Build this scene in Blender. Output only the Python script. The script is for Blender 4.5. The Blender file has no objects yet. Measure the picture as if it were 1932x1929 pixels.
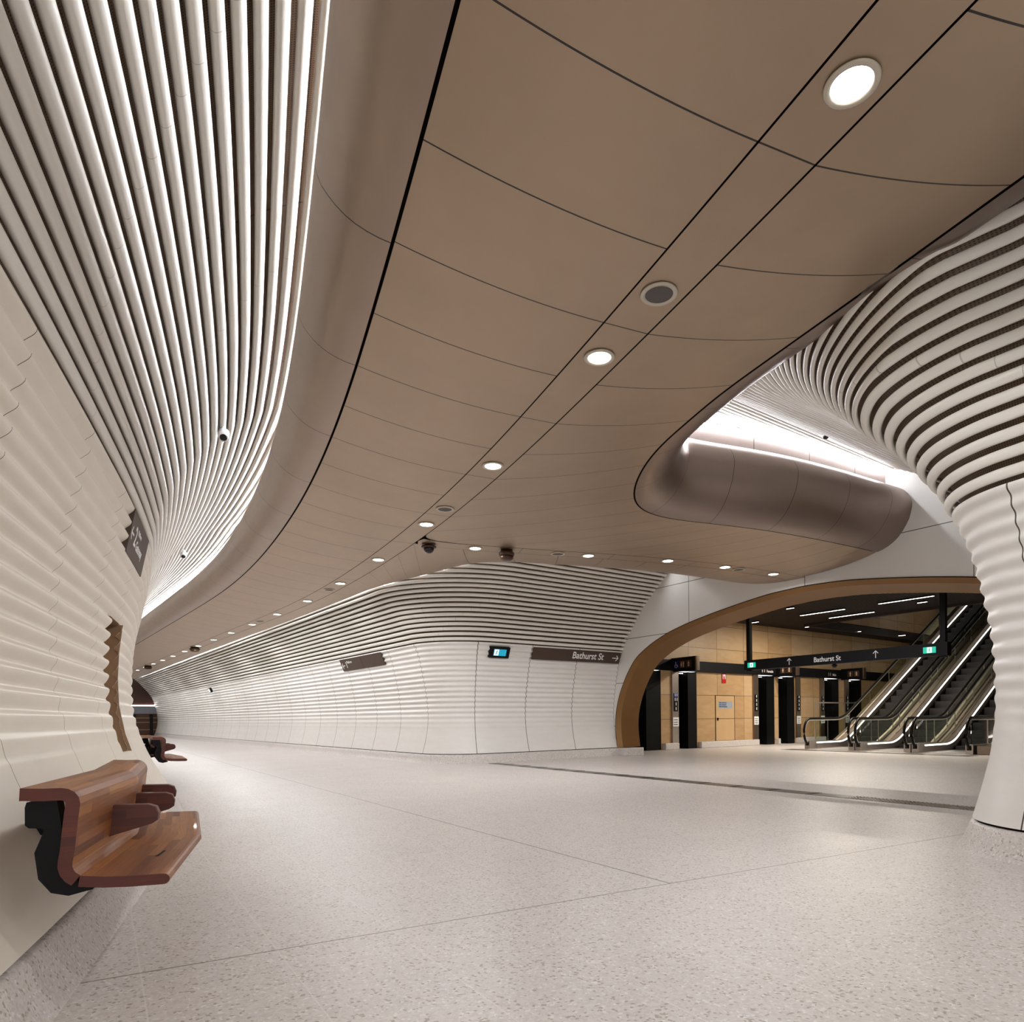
import bpy, bmesh, math, random
import numpy as np
random.seed(7)
S = bpy.context.scene
COL = S.collection
# ================================================================ camera
cam_d = bpy.data.cameras.new('camera'); cam = bpy.data.objects.new('camera', cam_d); COL.objects.link(cam)
S.camera = cam
cam.location = (0, 0, 1.0)
cam.rotation_mode = 'QUATERNION'
from mathutils import Quaternion, Vector, Matrix
# level camera looking along +Y, rolled by 0.57 degrees, lens shifted up
cam.rotation_quaternion = Quaternion((1, 0, 0), math.radians(90)) @ Quaternion((0, 0, 1), -0.010)
cam_d.sensor_fit = 'HORIZONTAL'; cam_d.sensor_width = 36.0
cam_d.lens = 1250.0 / 1932.0 * 36.0
cam_d.shift_x = (966.0 - 1035.0) / 1932.0
cam_d.shift_y = (1355.0 - 964.5) / 1932.0
cam_d.clip_start = 0.05; cam_d.clip_end = 200
# ================================================================ world, exposure
W = bpy.data.worlds.new('world'); S.world = W; W.use_nodes = True
W.node_tree.nodes['Background'].inputs[0].default_value = (0.97, 0.985, 1.0, 1)
W.node_tree.nodes['Background'].inputs[1].default_value = 1.0  # even fill light added, comes in through the open tunnel end
S.view_settings.view_transform = 'Standard'
S.view_settings.look = 'None'
S.view_settings.exposure = 1.62
S.view_settings.gamma = 1.0
S.view_settings.use_curve_mapping = False
S.cycles.sample_clamp_indirect = 2.0
DOWNLIGHT_W = 28.0
LED_COVE = 50.0
# ================================================================ helpers
def new_obj(name, data, parent=None):
    o = bpy.data.objects.new(name, data); COL.objects.link(o)
    if parent is not None: o.parent = parent
    return o
def mk(name, V, F, mat=None, parent=None, uv=None, smooth=False):
    me = bpy.data.meshes.new(name)
    me.from_pydata([tuple(map(float, v)) for v in V], [], [tuple(map(int, f)) for f in F]); me.update()
    if mat: me.materials.append(mat)
    if smooth: me.polygons.foreach_set('use_smooth', [True]*len(me.polygons))
    if uv is not None:
        L = me.uv_layers.new(name='UVMap')
        idx = np.zeros(len(me.loops), dtype=np.int32); me.loops.foreach_get('vertex_index', idx)
        L.data.foreach_set('uv', np.asarray(uv, dtype=np.float32)[idx].ravel())
    return new_obj(name, me, parent)
def empty(name, loc=(0,0,0), rotz=0.0):
    o = new_obj(name, None); o.location = loc; o.rotation_euler = (0,0,rotz); o.empty_display_size = .1
    return o
def tag(o, label, cat, group=None):
    o['label'] = label; o['category'] = cat
    if group: o['group'] = group
    return o
def struct(o):
    o['kind'] = 'structure'; return o
def grid(P):
    """P: array [m][n][3] -> verts, faces, for a sheet"""
    P = np.asarray(P, float); m, n = P.shape[:2]
    V = P.reshape(-1, 3); i = np.arange(m-1)[:,None]*n + np.arange(n-1)[None,:]
    F = np.stack([i, i+1, i+n+1, i+n], -1).reshape(-1, 4)
    return V, F
def sheet(name, P, mat, parent=None, uv=None, smooth=True):
    V, F = grid(P)
    if uv is not None: uv = np.asarray(uv).reshape(-1, 2)
    return mk(name, V, F, mat, parent, uv, smooth)
class MB:
    def __init__(s): s.V=[]; s.F=[]
    def add(s, V, F):
        b=len(s.V); s.V += [tuple(v) for v in V]; s.F += [tuple(b+i for i in f) for f in F]
    def box(s, c, size, R=None):
        hx,hy,hz = [q/2 for q in size]
        V=[Vector((x*hx,y*hy,z*hz)) for z in (-1,1) for y in (-1,1) for x in (-1,1)]
        if R is not None: V=[R@v for v in V]
        V=[(v[0]+c[0],v[1]+c[1],v[2]+c[2]) for v in V]
        s.add(V, [(0,2,3,1),(4,5,7,6),(0,1,5,4),(2,6,7,3),(0,4,6,2),(1,3,7,5)])
    def prism(s, A, B):
        n=len(A); s.add(list(A)+list(B), [tuple(range(n))[::-1], tuple(range(n,2*n))]+[(i,(i+1)%n,n+(i+1)%n,n+i) for i in range(n)])
    def tube(s, P, r, n=8, closed=False, cap=True, flat=1.0):
        P=[Vector(p) for p in P]; N=len(P); b=len(s.V)
        up=Vector((0,0,1))
        for k,p in enumerate(P):
            t=(P[min(k+1,N-1)]-P[max(k-1,0)]).normalized()
            a=t.cross(up)
            if a.length<1e-3: a=t.cross(Vector((1,0,0)))
            a.normalize(); c=a.cross(t).normalized()
            rr = r[k] if hasattr(r,'__len__') else r
            for j in range(n):
                th=2*math.pi*j/n; v=p+a*(math.cos(th)*rr)+c*(math.sin(th)*rr*flat); s.V.append(tuple(v))
        for k in range(N-1):
            for j in range(n):
                s.F.append((b+k*n+j,b+k*n+(j+1)%n,b+(k+1)*n+(j+1)%n,b+(k+1)*n+j))
        if cap:
            s.F.append(tuple(b+j for j in range(n))[::-1]); s.F.append(tuple(b+(N-1)*n+j for j in range(n)))
    def lathe(s, prof, c=(0,0,0), n=32, R=None):
        b=len(s.V)
        for (r,z) in prof:
            for j in range(n):
                th=2*math.pi*j/n; v=Vector((r*math.cos(th),r*math.sin(th),z))
                if R is not None: v=R@v
                s.V.append((v[0]+c[0],v[1]+c[1],v[2]+c[2]))
        for k in range(len(prof)-1):
            for j in range(n):
                s.F.append((b+k*n+j,b+k*n+(j+1)%n,b+(k+1)*n+(j+1)%n,b+(k+1)*n+j))
        s.F.append(tuple(b+j for j in range(n))[::-1]); s.F.append(tuple(b+(len(prof)-1)*n+j for j in range(n)))
    def build(s, name, mat, parent=None, smooth=False, bevel=0):
        o = mk(name, s.V, s.F, mat, parent, None, smooth)
        if bevel:
            m=o.modifiers.new('bevel','BEVEL'); m.width=bevel; m.segments=2; m.limit_method='ANGLE'
        return o
def box(name, c, size, mat, parent=None, R=None, bevel=0):
    m=MB(); m.box(c,size,R); return m.build(name, mat, parent, bevel=bevel)
# ---------------------------------------------------------------- node materials
def new_mat(name):
    m = bpy.data.materials.new(name); m.use_nodes = True; nt = m.node_tree
    return m, nt, nt.nodes['Principled BSDF']
def srgb(r,g,b):
    f=lambda c: ((c/255+.055)/1.055)**2.4 if c/255>.04045 else c/255/12.92
    return (f(r),f(g),f(b),1)
def N(nt, t, **kw):
    n = nt.nodes.new(t)
    for k,v in kw.items():
        if hasattr(n,k): setattr(n,k,v)
    return n
def setin(n, i, v):
    n.inputs[i].default_value = v
def lk(nt,a,b): nt.links.new(a,b)
def math_(nt, op, a, b=None, c=None):
    n=N(nt,'ShaderNodeMath',operation=op)
    for i,x in enumerate((a,b,c)):
        if x is None: continue
        if isinstance(x,(int,float)): n.inputs[i].default_value=x
        else: lk(nt,x,n.inputs[i])
    return n.outputs[0]
def mixc(nt, fac, a, b):
    n=N(nt,'ShaderNodeMix',data_type='RGBA')
    def put(s,x):
        if isinstance(x,(tuple,list)): s.default_value=x
        elif isinstance(x,(int,float)): s.default_value=x
        else: lk(nt,x,s)
    put(n.inputs[0],fac); put(n.inputs[6],a); put(n.inputs[7],b)
    return n.outputs[2]
def line_mask(nt, coord, pitch, off, width):
    """1 on lines at off + k*pitch, of the given width"""
    a=math_(nt,'SUBTRACT',coord,off-pitch/2); b=math_(nt,'DIVIDE',a,pitch); c=math_(nt,'FRACT',b)
    d=math_(nt,'SUBTRACT',c,.5); e=math_(nt,'ABSOLUTE',d); return math_(nt,'LESS_THAN',e,width/2/pitch)
def uvxy(nt):
    u=N(nt,'ShaderNodeUVMap'); s=N(nt,'ShaderNodeSeparateXYZ'); lk(nt,u.outputs[0],s.inputs[0]); return s.outputs[0],s.outputs[1],u.outputs[0]
def simple(name, col, rough=.5, metal=0., noise=0., nscale=6., emis=None, estr=0., bump=0., bscale=200.):
    m,nt,p=new_mat(name)
    p.inputs['Roughness'].default_value=rough; p.inputs['Metallic'].default_value=metal
    tc=N(nt,'ShaderNodeTexCoord')
    nz=N(nt,'ShaderNodeTexNoise'); nz.inputs['Scale'].default_value=nscale; nz.inputs['Detail'].default_value=4
    lk(nt,tc.outputs['Object'],nz.inputs['Vector'])
    dark=tuple(c*(1-noise) for c in col[:3])+(1,); lite=tuple(min(1,c*(1+noise)) for c in col[:3])+(1,)
    lk(nt,mixc(nt,nz.outputs[0],dark,lite),p.inputs['Base Color'])
    if emis: p.inputs['Emission Color'].default_value=emis; p.inputs['Emission Strength'].default_value=estr
    if bump:
        n2=N(nt,'ShaderNodeTexNoise'); n2.inputs['Scale'].default_value=bscale; lk(nt,tc.outputs['Object'],n2.inputs['Vector'])
        b=N(nt,'ShaderNodeBump'); b.inputs['Strength'].default_value=bump; b.inputs['Distance'].default_value=.002
        lk(nt,n2.outputs[0],b.inputs['Height']); lk(nt,b.outputs[0],p.inputs['Normal'])
    return m
M={}
def cladding_mat(name, col, pitch, width, off=0., dark=(.06,.05,.04,1)):
    """cast panel: joints where u = off + k*pitch (u metres along the wall, v metres up the profile)"""
    m,nt,p=new_mat(name); u,v,uv=uvxy(nt)
    nz=N(nt,'ShaderNodeTexNoise'); nz.inputs['Scale'].default_value=3.; nz.inputs['Detail'].default_value=5
    mp=N(nt,'ShaderNodeMapping'); mp.inputs['Scale'].default_value=(1,3,1); lk(nt,uv,mp.inputs[0]); lk(nt,mp.outputs[0],nz.inputs['Vector'])
    base=mixc(nt,nz.outputs[0],tuple(c*.93 for c in col[:3])+(1,),tuple(min(1,c*1.05) for c in col[:3])+(1,))
    lm=line_mask(nt,u,pitch,off,width)
    lk(nt,mixc(nt,lm,base,dark),p.inputs['Base Color']); p.inputs['Roughness'].default_value=.42
    p.inputs['Coat Weight'].default_value=.15; p.inputs['Coat Roughness'].default_value=.25
    return m
def bronze_mat(name, col, pitch, off, width, rough=.42, second=None):
    m,nt,p=new_mat(name); u,v,uv=uvxy(nt)
    nz=N(nt,'ShaderNodeTexNoise'); nz.inputs['Scale'].default_value=1.2; nz.inputs['Detail'].default_value=3
    lk(nt,uv,nz.inputs['Vector'])
    base=mixc(nt,nz.outputs[0],tuple(c*.9 for c in col[:3])+(1,),tuple(min(1,c*1.1) for c in col[:3])+(1,))
    lm=line_mask(nt,u,pitch,off,width)
    # thin light lip beside each joint
    lk(nt,mixc(nt,lm,base,(.01,.006,.004,1)),p.inputs['Base Color'])
    mt=math_(nt,'SUBTRACT',.85,math_(nt,'MULTIPLY',lm,.85)); lk(nt,mt,p.inputs['Metallic'])
    n2=N(nt,'ShaderNodeTexNoise'); n2.inputs['Scale'].default_value=9.; lk(nt,uv,n2.inputs['Vector'])
    r=math_(nt,'MULTIPLY_ADD',n2.outputs[0],.08,rough-.04); lk(nt,r,p.inputs['Roughness'])
    return m
def terrazzo(name, floor=True):
    m,nt,p=new_mat(name)
    g=N(nt,'ShaderNodeNewGeometry'); pos=g.outputs['Position']
    vo=N(nt,'ShaderNodeTexVoronoi'); vo.inputs['Scale'].default_value=95.; lk(nt,pos,vo.inputs['Vector'])
    cr=N(nt,'ShaderNodeValToRGB'); cr.color_ramp.interpolation='CONSTANT'
    e=cr.color_ramp.elements; e[0].position=0; e[0].color=srgb(170,158,150); e[1].position=.07; e[1].color=srgb(206,199,195)
    for ps,c in ((.35,srgb(214,208,205)),(.7,srgb(219,214,211)),(.94,srgb(232,229,227))):
        q=e.new(ps); q.color=c
    sx=N(nt,'ShaderNodeSeparateXYZ'); lk(nt,vo.outputs['Color'],sx.inputs[0]); lk(nt,sx.outputs[0],cr.inputs[0])
    nz=N(nt,'ShaderNodeTexNoise'); nz.inputs['Scale'].default_value=.9; nz.inputs['Detail'].default_value=4; lk(nt,pos,nz.inputs['Vector'])
    mp=N(nt,'ShaderNodeMix',data_type='RGBA',blend_type='MULTIPLY'); mp.inputs[0].default_value=1
    lk(nt,cr.outputs[0],mp.inputs[6]); lk(nt,mixc(nt,nz.outputs[0],(.86,.86,.865,1),(1,.995,.985,1)),mp.inputs[7])
    col=mp.outputs[2]
    if floor:
        s=N(nt,'ShaderNodeSeparateXYZ'); lk(nt,pos,s.inputs[0]); X_,Y_=s.outputs[0],s.outputs[1]
        hx,hy=math.sin(math.radians(-34)),math.cos(math.radians(-34))
        along=math_(nt,'ADD',math_(nt,'MULTIPLY',X_,hx),math_(nt,'MULTIPLY',Y_,hy))
        across=math_(nt,'ADD',math_(nt,'MULTIPLY',X_,hy),math_(nt,'MULTIPLY',Y_,-hx))
        # pale slab joints, then two dark movement joints
        l1=line_mask(nt,across,.505,.12,.006)
        row=math_(nt,'FLOOR',math_(nt,'DIVIDE',math_(nt,'SUBTRACT',across,.12),.505))
        sh=math_(nt,'ADD',along,math_(nt,'MULTIPLY',math_(nt,'MODULO',row,2.),.6))
        l2=line_mask(nt,sh,1.2,.35,.005)
        lt=math_(nt,'MAXIMUM',l1,l2)
        col=mixc(nt,math_(nt,'MULTIPLY',lt,.55),col,srgb(226,222,216))
        h2=math.radians(60.5); d1=math_(nt,'ADD',math_(nt,'MULTIPLY',math_(nt,'SUBTRACT',X_,.72),-math.cos(h2)),math_(nt,'MULTIPLY',math_(nt,'SUBTRACT',Y_,3.97),math.sin(h2)))
        m1=math_(nt,'LESS_THAN',math_(nt,'ABSOLUTE',d1),.0045)
        h3=math.radians(-35.5); d2=math_(nt,'ADD',math_(nt,'MULTIPLY',math_(nt,'SUBTRACT',X_,.72),-math.cos(h3)),math_(nt,'MULTIPLY',math_(nt,'SUBTRACT',Y_,3.97),math.sin(h3)))
        m2=math_(nt,'MULTIPLY',math_(nt,'LESS_THAN',math_(nt,'ABSOLUTE',d2),.006),math_(nt,'GREATER_THAN',d1,0.))
        col=mixc(nt,math_(nt,'MAXIMUM',m1,m2),col,srgb(105,98,92))
    lk(nt,col,p.inputs['Base Color'])
    n3=N(nt,'ShaderNodeTexNoise'); n3.inputs['Scale'].default_value=2.2; n3.inputs['Detail'].default_value=6; lk(nt,pos,n3.inputs['Vector'])
    lk(nt,math_(nt,'MULTIPLY_ADD',n3.outputs[0],.16,.30 if floor else .4),p.inputs['Roughness'])
    return m
def perf_mat(name, col, hole, pitch=.014):
    m,nt,p=new_mat(name); u,v,uv=uvxy(nt)
    def cell(x,o): 
        f=math_(nt,'FRACT',math_(nt,'DIVIDE',math_(nt,'ADD',x,o),pitch)); d=math_(nt,'SUBTRACT',f,.5); return math_(nt,'MULTIPLY',d,d)
    r=math_(nt,'ADD',cell(u,0.),cell(v,0.)); hm=math_(nt,'LESS_THAN',r,.075)
    # panel seams in the backing sheet
    sm=line_mask(nt,u,2.35,.4,.012)
    lk(nt,mixc(nt,math_(nt,'MAXIMUM',math_(nt,'MULTIPLY',hm,.9),sm),col,hole),p.inputs['Base Color'])
    p.inputs['Roughness'].default_value=.55
    return m
def rod_mat(name, col):
    m,nt,p=new_mat(name); u,v,uv=uvxy(nt)
    lm=line_mask(nt,u,2.4,.35,.005)
    nz=N(nt,'ShaderNodeTexNoise'); nz.inputs['Scale'].default_value=2.; lk(nt,uv,nz.inputs['Vector'])
    base=mixc(nt,nz.outputs[0],tuple(c*.95 for c in col[:3])+(1,),tuple(min(1,c*1.04) for c in col[:3])+(1,))
    lk(nt,mixc(nt,math_(nt,'MULTIPLY',lm,.5),base,(.3,.26,.2,1)),p.inputs['Base Color']); p.inputs['Roughness'].default_value=.35
    return m
def emit(name, col, s):
    m,nt,p=new_mat(name)
    p.inputs['Base Color'].default_value=tuple(c*.35 for c in col[:3])+(1,); p.inputs['Emission Color'].default_value=col; p.inputs['Emission Strength'].default_value=s
    return m
def wood_mat(name, c1, c2, c3):
    m,nt,p=new_mat(name); u,v,uv=uvxy(nt)
    # laminated staves 4 cm wide with grain running along the bench
    st=math_(nt,'FLOOR',math_(nt,'DIVIDE',v,.034)); sg=math_(nt,'FLOOR',math_(nt,'DIVIDE',math_(nt,'ADD',u,math_(nt,'MULTIPLY',st,.37)),.62))
    cx=N(nt,'ShaderNodeCombineXYZ'); lk(nt,st,cx.inputs[0]); lk(nt,sg,cx.inputs[1])
    wn=N(nt,'ShaderNodeTexWhiteNoise'); lk(nt,cx.outputs[0],wn.inputs['Vector'])
    cr=N(nt,'ShaderNodeValToRGB'); e=cr.color_ramp.elements; e[0].color=c1; e[1].color=c3; q=e.new(.5); q.color=c2
    lk(nt,wn.outputs[0],cr.inputs[0])
    mp=N(nt,'ShaderNodeMapping'); mp.inputs['Scale'].default_value=(6,120,1); lk(nt,uv,mp.inputs[0])
    nz=N(nt,'ShaderNodeTexNoise'); nz.inputs['Scale'].default_value=1.; nz.inputs['Detail'].default_value=6; lk(nt,mp.outputs[0],nz.inputs['Vector'])
    mx=N(nt,'ShaderNodeMix',data_type='RGBA',blend_type='MULTIPLY'); mx.inputs[0].default_value=1
    lk(nt,cr.outputs[0],mx.inputs[6]); lk(nt,mixc(nt,nz.outputs[0],(.5,.44,.38,1),(1.3,1.25,1.2,1)),mx.inputs[7])
    lk(nt,mx.outputs[2],p.inputs['Base Color']); p.inputs['Roughness'].default_value=.5; p.inputs['Coat Weight'].default_value=.05
    return m
def tile_mat(name, cols, pu, pv, offu=0., offv=0.):
    m,nt,p=new_mat(name); u,v,uv=uvxy(nt)
    iu=math_(nt,'FLOOR',math_(nt,'DIVIDE',math_(nt,'SUBTRACT',u,offu),pu)); iv=math_(nt,'FLOOR',math_(nt,'DIVIDE',math_(nt,'SUBTRACT',v,offv),pv))
    cx=N(nt,'ShaderNodeCombineXYZ'); lk(nt,iu,cx.inputs[0]); lk(nt,iv,cx.inputs[1])
    wn=N(nt,'ShaderNodeTexWhiteNoise'); lk(nt,cx.outputs[0],wn.inputs['Vector'])
    nz=N(nt,'ShaderNodeTexNoise'); nz.inputs['Scale'].default_value=1.3; nz.inputs['Detail'].default_value=5; nz.inputs['Distortion'].default_value=1.2
    mp=N(nt,'ShaderNodeMapping'); mp.inputs['Rotation'].default_value=(0,0,.6); mp.inputs['Scale'].default_value=(1,3,1); lk(nt,uv,mp.inputs[0])
    ad=N(nt,'ShaderNodeVectorMath',operation='ADD'); lk(nt,mp.outputs[0],ad.inputs[0]); sc=N(nt,'ShaderNodeVectorMath',operation='SCALE'); lk(nt,cx.outputs[0],sc.inputs[0]); sc.inputs['Scale'].default_value=7.3; lk(nt,sc.outputs[0],ad.inputs[1]); lk(nt,ad.outputs[0],nz.inputs['Vector'])
    f=math_(nt,'ADD',math_(nt,'MULTIPLY',wn.outputs[0],.45),math_(nt,'MULTIPLY',nz.outputs[0],.6))
    cr=N(nt,'ShaderNodeValToRGB'); e=cr.color_ramp.elements; e[0].position=.1; e[0].color=cols[0]; e[1].position=.9; e[1].color=cols[2]; q=e.new(.5); q.color=cols[1]
    lk(nt,f,cr.inputs[0])
    ln=math_(nt,'MAXIMUM',line_mask(nt,u,pu,offu,.012),line_mask(nt,v,pv,offv,.012))
    lk(nt,mixc(nt,ln,cr.outputs[0],(.06,.04,.025,1)),p.inputs['Base Color']); p.inputs['Roughness'].default_value=.4
    return m
CREAM=(.82,.765,.67,1)
M['clad_left']=cladding_mat('cast cladding cream',CREAM,1.2,.006,.3)
M['clad_right']=cladding_mat('cast cladding cool light',(.80,.785,.76,1),1.4,.014,0.)  # same cladding as the left, cool light tinted into its base colour
M['rod']=rod_mat('white tube',(.84,.815,.76,1))
M['perf']=perf_mat('perforated backing',srgb(120,98,78),(.02,.013,.009,1))
M['bronze']=bronze_mat('bronze soffit',srgb(174,154,134),.785,.39,.010)
M['bronze_strip']=bronze_mat('bronze light strip',srgb(174,154,134),1.57,.39,.010)
M['bronze_roll']=bronze_mat('bronze edge roll',srgb(160,142,128),1.55,.43,.010,.36)
M['bronze_rollb']=bronze_mat('bronze edge roll',srgb(146,130,122),1.1,.35,.008,.33)
M['dark']=simple('dark void',(.008,.006,.005,1),.9)
M['slab']=simple('dark slab',(.03,.026,.024,1),.9)
M['terrazzo']=terrazzo('terrazzo floor'); M['skirt']=terrazzo('terrazzo skirting',False)
M['fascia']=None
M['clad_pillar']=cladding_mat('cast cladding pillar',(.80,.785,.76,1),3.6,.010,6.70)  # cool light put into the base colour, like the right wall
M['steel']=simple('brushed steel',(.45,.40,.36,1),.32,.9,.08,20.)
M['steel_brown']=simple('bronze steel',(.27,.2,.15,1),.35,.9,.08,20.)
M['black']=simple('black metal',(.006,.006,.007,1),.5)
M['black_glass']=simple('black glass',(.004,.004,.005,1),.04)
M['white_paint']=simple('white paint',(.85,.85,.85,1),.4)
M['sign_text']=simple('sign lettering',(.9,.9,.9,1),.5)
M['sign_brown']=simple('brown sign face',srgb(70,54,44),.6,.0,.05)
M['led']=emit('led tube',(.93,.96,1,1),LED_COVE); M['led_soft']=emit('led tube soft',(.93,.95,1,1),LED_COVE*.6)
M['led_hall']=emit('linear lamp',(1,.96,.9,1),4.)
M['led_esc']=emit('escalator lighting',(1,.95,.88,1),1.5)
M['lens']=emit('downlight lens',(1,.97,.93,1),9.)
M['trim']=simple('downlight trim',(.55,.5,.42,1),.4,.3)
M['speaker']=simple('speaker grille',(.09,.08,.075,1),.6,0,.1,300.)
M['wood']=wood_mat('jarrah staves',srgb(104,56,26),srgb(142,88,42),srgb(172,116,62))
M['wood_end']=wood_mat('jarrah end grain',srgb(74,24,14),srgb(88,32,18),srgb(104,44,26))
M['stone']=tile_mat('sandstone tiles',(srgb(166,130,90),srgb(190,156,114),srgb(204,176,140)),1.35,.75,.0,-.08)
M['gold']=simple('golden bronze reveal',srgb(134,98,58),.42,.55,.12,1.5)
M['rubber']=simple('black handrail rubber',(.01,.009,.008,1),.35)
for k_ in ('black','rubber','dark'): M[k_].node_tree.nodes['Principled BSDF'].inputs['Specular IOR Level'].default_value=.15; M[k_].node_tree.nodes['Principled BSDF'].inputs['Metallic'].default_value=0
import numpy as np
EYE = 1.0                                   # eye height above the floor, metres
# ---------------------------------------------------------------- plan guide curve of the tunnel
def _heading(s):
    return np.interp(s,[-30,-6,0,3.6,6.1,8.5,11,13.4,15.9,18.3,80],[-21.5,-21.5,-22.6,-24.5,-27.5,-30.5,-32.8,-35.3,-38.0,-39.4,-39.4])
GS=np.arange(-12,62.01,.05)
_h=np.radians(_heading(GS)); _x=np.cumsum(np.sin(_h)*.05); _y=np.cumsum(np.cos(_h)*.05); _i=int(round(12/.05))
GX=_x-_x[_i]+1.396; GY=_y-_y[_i]+2.988
GNX=-np.cos(_h); GNY=np.sin(_h)
KS=2.75/2.85
def guide(s,d=0.):                          # outer guide (wall), d to the left
    return np.array([np.interp(s,GS,GX)+d*np.interp(s,GS,GNX), np.interp(s,GS,GY)+d*np.interp(s,GS,GNY)])
def strip(s,d=0.):                          # lighting strip centre line, d to the left
    q=s/KS
    return np.array([np.interp(q,GS,GX)*KS+d*np.interp(q,GS,GNX), np.interp(q,GS,GY)*KS+d*np.interp(q,GS,GNY)])
# ---------------------------------------------------------------- hall frame
P0=np.array([1.805,17.298]); A=np.array([.80902,.58779]); T=np.array([.58779,-.80902])
def AT(a,t): return P0+a*A+t*T
# ---------------------------------------------------------------- wall profiles (height above eye, inward lean)
PL=np.array([(-.8,3.22),(-.6,3.34),(-.35,3.46),(-.1,3.55),(.14,3.605),(.385,3.625),(.63,3.625),(.87,3.608),(1.11,3.57),(1.35,3.514),(1.59,3.462),(1.83,3.417),(2.07,3.364),(2.30,3.287),(2.52,3.185),(2.727,3.056),(2.92,2.908),(3.104,2.747),(3.271,2.57),(3.417,2.374),(3.537,2.162),(3.64,1.9),(3.73,1.6),(3.8,1.2)])
PR=np.array([(-.8,0),(-.6,-.06),(-.3,-.13),(.0,-.16),(.23,-.155),(.62,-.11),(1.0,-.03),(1.43,.07),(1.74,.21),(2.02,.38),(2.69,.94),(3.13,1.44),(3.5,1.93),(3.8,2.43),(4.0,2.9),(4.15,3.4),(4.25,4.0),(4.3,4.8)])
def dense(P,step=.01):
    # smooth resample by arc length (Catmull-like through cubic on chord)
    L=np.r_[0,np.cumsum(np.hypot(*np.diff(P,axis=0).T))]
    u=np.arange(0,L[-1],step)
    a=np.interp(u,L,P[:,0]); b=np.interp(u,L,P[:,1])
    k=np.hanning(31); k/=k.sum()
    pad=lambda v:np.r_[2*v[0]-v[15:0:-1],v,2*v[-1]-v[-2:-17:-1]]
    a=np.convolve(pad(a),k,'valid'); b=np.convolve(pad(b),k,'valid')
    L2=np.r_[0,np.cumsum(np.hypot(np.diff(a),np.diff(b)))]
    return L2,a,b
# ---------------------------------------------------------------- base curves: list of (x,y,nx,ny,s)
def g_extra(s): return np.interp(s,[0,6,12,60],[0,0,.25,.25])
def base_left(s0=-9,s1=55,n=420):
    ss=np.concatenate([np.arange(-9,4.2,.12),np.arange(4.2,5.5,.02),np.arange(5.5,20,.12),np.arange(20,52.1,.3)]); out=[]
    for s in ss:
        p=guide(s,g_extra(s)); nx=np.interp(s,GS,GNX); ny=np.interp(s,GS,GNY)
        out.append((p[0],p[1],-nx,-ny,s))     # n points inward; offset handled by -d
    return np.array(out)
def arc_pts(c,r,h0,h1,n,side):
    # points on circle with outward normal at heading angle, side: +1 normal = left of heading
    o=[]
    for h in np.radians(np.linspace(h0,h1,n)):
        nx,ny=-np.cos(h)*side,np.sin(h)*side
        o.append((c[0]+r*nx,c[1]+r*ny,nx,ny))
    return o
def add_s(L):
    L=np.array(L); s=np.r_[0,np.cumsum(np.hypot(np.diff(L[:,0]),np.diff(L[:,1])))]
    return np.c_[L,s]
def base_right():
    # start at fascia, run back along the branch (heading 234), round the corner, then away (heading -38.5)
    n1=np.array([T[0],T[1]])                                  # inward normal of branch wall (towards +t)
    hd=np.radians(-38.5); D=np.array([np.sin(hd),np.cos(hd)]); n2=np.array([-np.cos(hd),np.sin(hd)])
    M=np.array([[A[0],D[0]],[A[1],D[1]]])
    Q=np.array([-4.42,17.07])
    k=np.linalg.solve(M,Q-P0); C=P0+k[0]*A                    # corner
    r=1.15
    # centre is inside the wall mass
    b=np.linalg.solve(np.array([[n1[0],n1[1]],[n2[0],n2[1]]]),np.array([(P0@n1)-r,(Q@n2)-r]))
    L=[]
    t1=P0+((b-P0)@A)*A; L1=np.hypot(*(t1-P0))
    for u in np.linspace(0,1,60)[:-1]: p=P0+(t1-P0)*u; L.append((*p,*n1))
    a0=np.arctan2(n1[1],n1[0]); a1=np.arctan2(n2[1],n2[0])
    if a1>a0: a1-=2*np.pi
    for a in np.linspace(a0,a1,40): L.append((b[0]+r*np.cos(a),b[1]+r*np.sin(a),np.cos(a),np.sin(a)))
    e=b+r*n2
    for u in np.linspace(0,1,200)[1:]: p=e+D*47*u; L.append((*p,*n2))
    return add_s(L)
def base_pillar():
    C=np.array([3.79,4.685]); r=.68
    L=[]
    n1=-T                                                     # branch right wall, inward normal = -t
    s0=C+r*n1
    f=s0+A*((P0-s0)@A)                                        # at the fascia
    for u in np.linspace(0,1,60)[:-1]: p=f+(s0-f)*u; L.append((*p,*n1))
    a0=np.arctan2(n1[1],n1[0]); hd=np.radians(-22.); n2=np.array([-np.cos(hd),-np.sin(hd)*-1]); n2=np.array([-np.cos(hd),np.sin(hd)])
    a1=np.arctan2(n2[1],n2[0]); 
    if a1<0:a1+=2*np.pi
    if a0<0:a0+=2*np.pi
    for a in np.linspace(a0,a1,50): L.append((C[0]+r*np.cos(a),C[1]+r*np.sin(a),np.cos(a),np.sin(a)))
    e=C+r*n2; D=np.array([np.sin(hd),np.cos(hd)])
    for u in np.linspace(0,1,60)[1:]: p=e-D*12*u; L.append((*p,*n2))
    return add_s(L)
def poly_resample(P,n):
    P=np.array(P,float); L=np.r_[0,np.cumsum(np.hypot(*np.diff(P[:,:2],axis=0).T))]
    u=np.linspace(0,L[-1],n); return np.stack([np.interp(u,L,P[:,k]) for k in range(P.shape[1])],1)
def smooth(P,k=5,it=3):
    P=P.copy()
    for _ in range(it):
        Q=P.copy(); Q[1:-1]=(P[:-2]+2*P[1:-1]+P[2:])/4; P=Q
    return P
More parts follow.
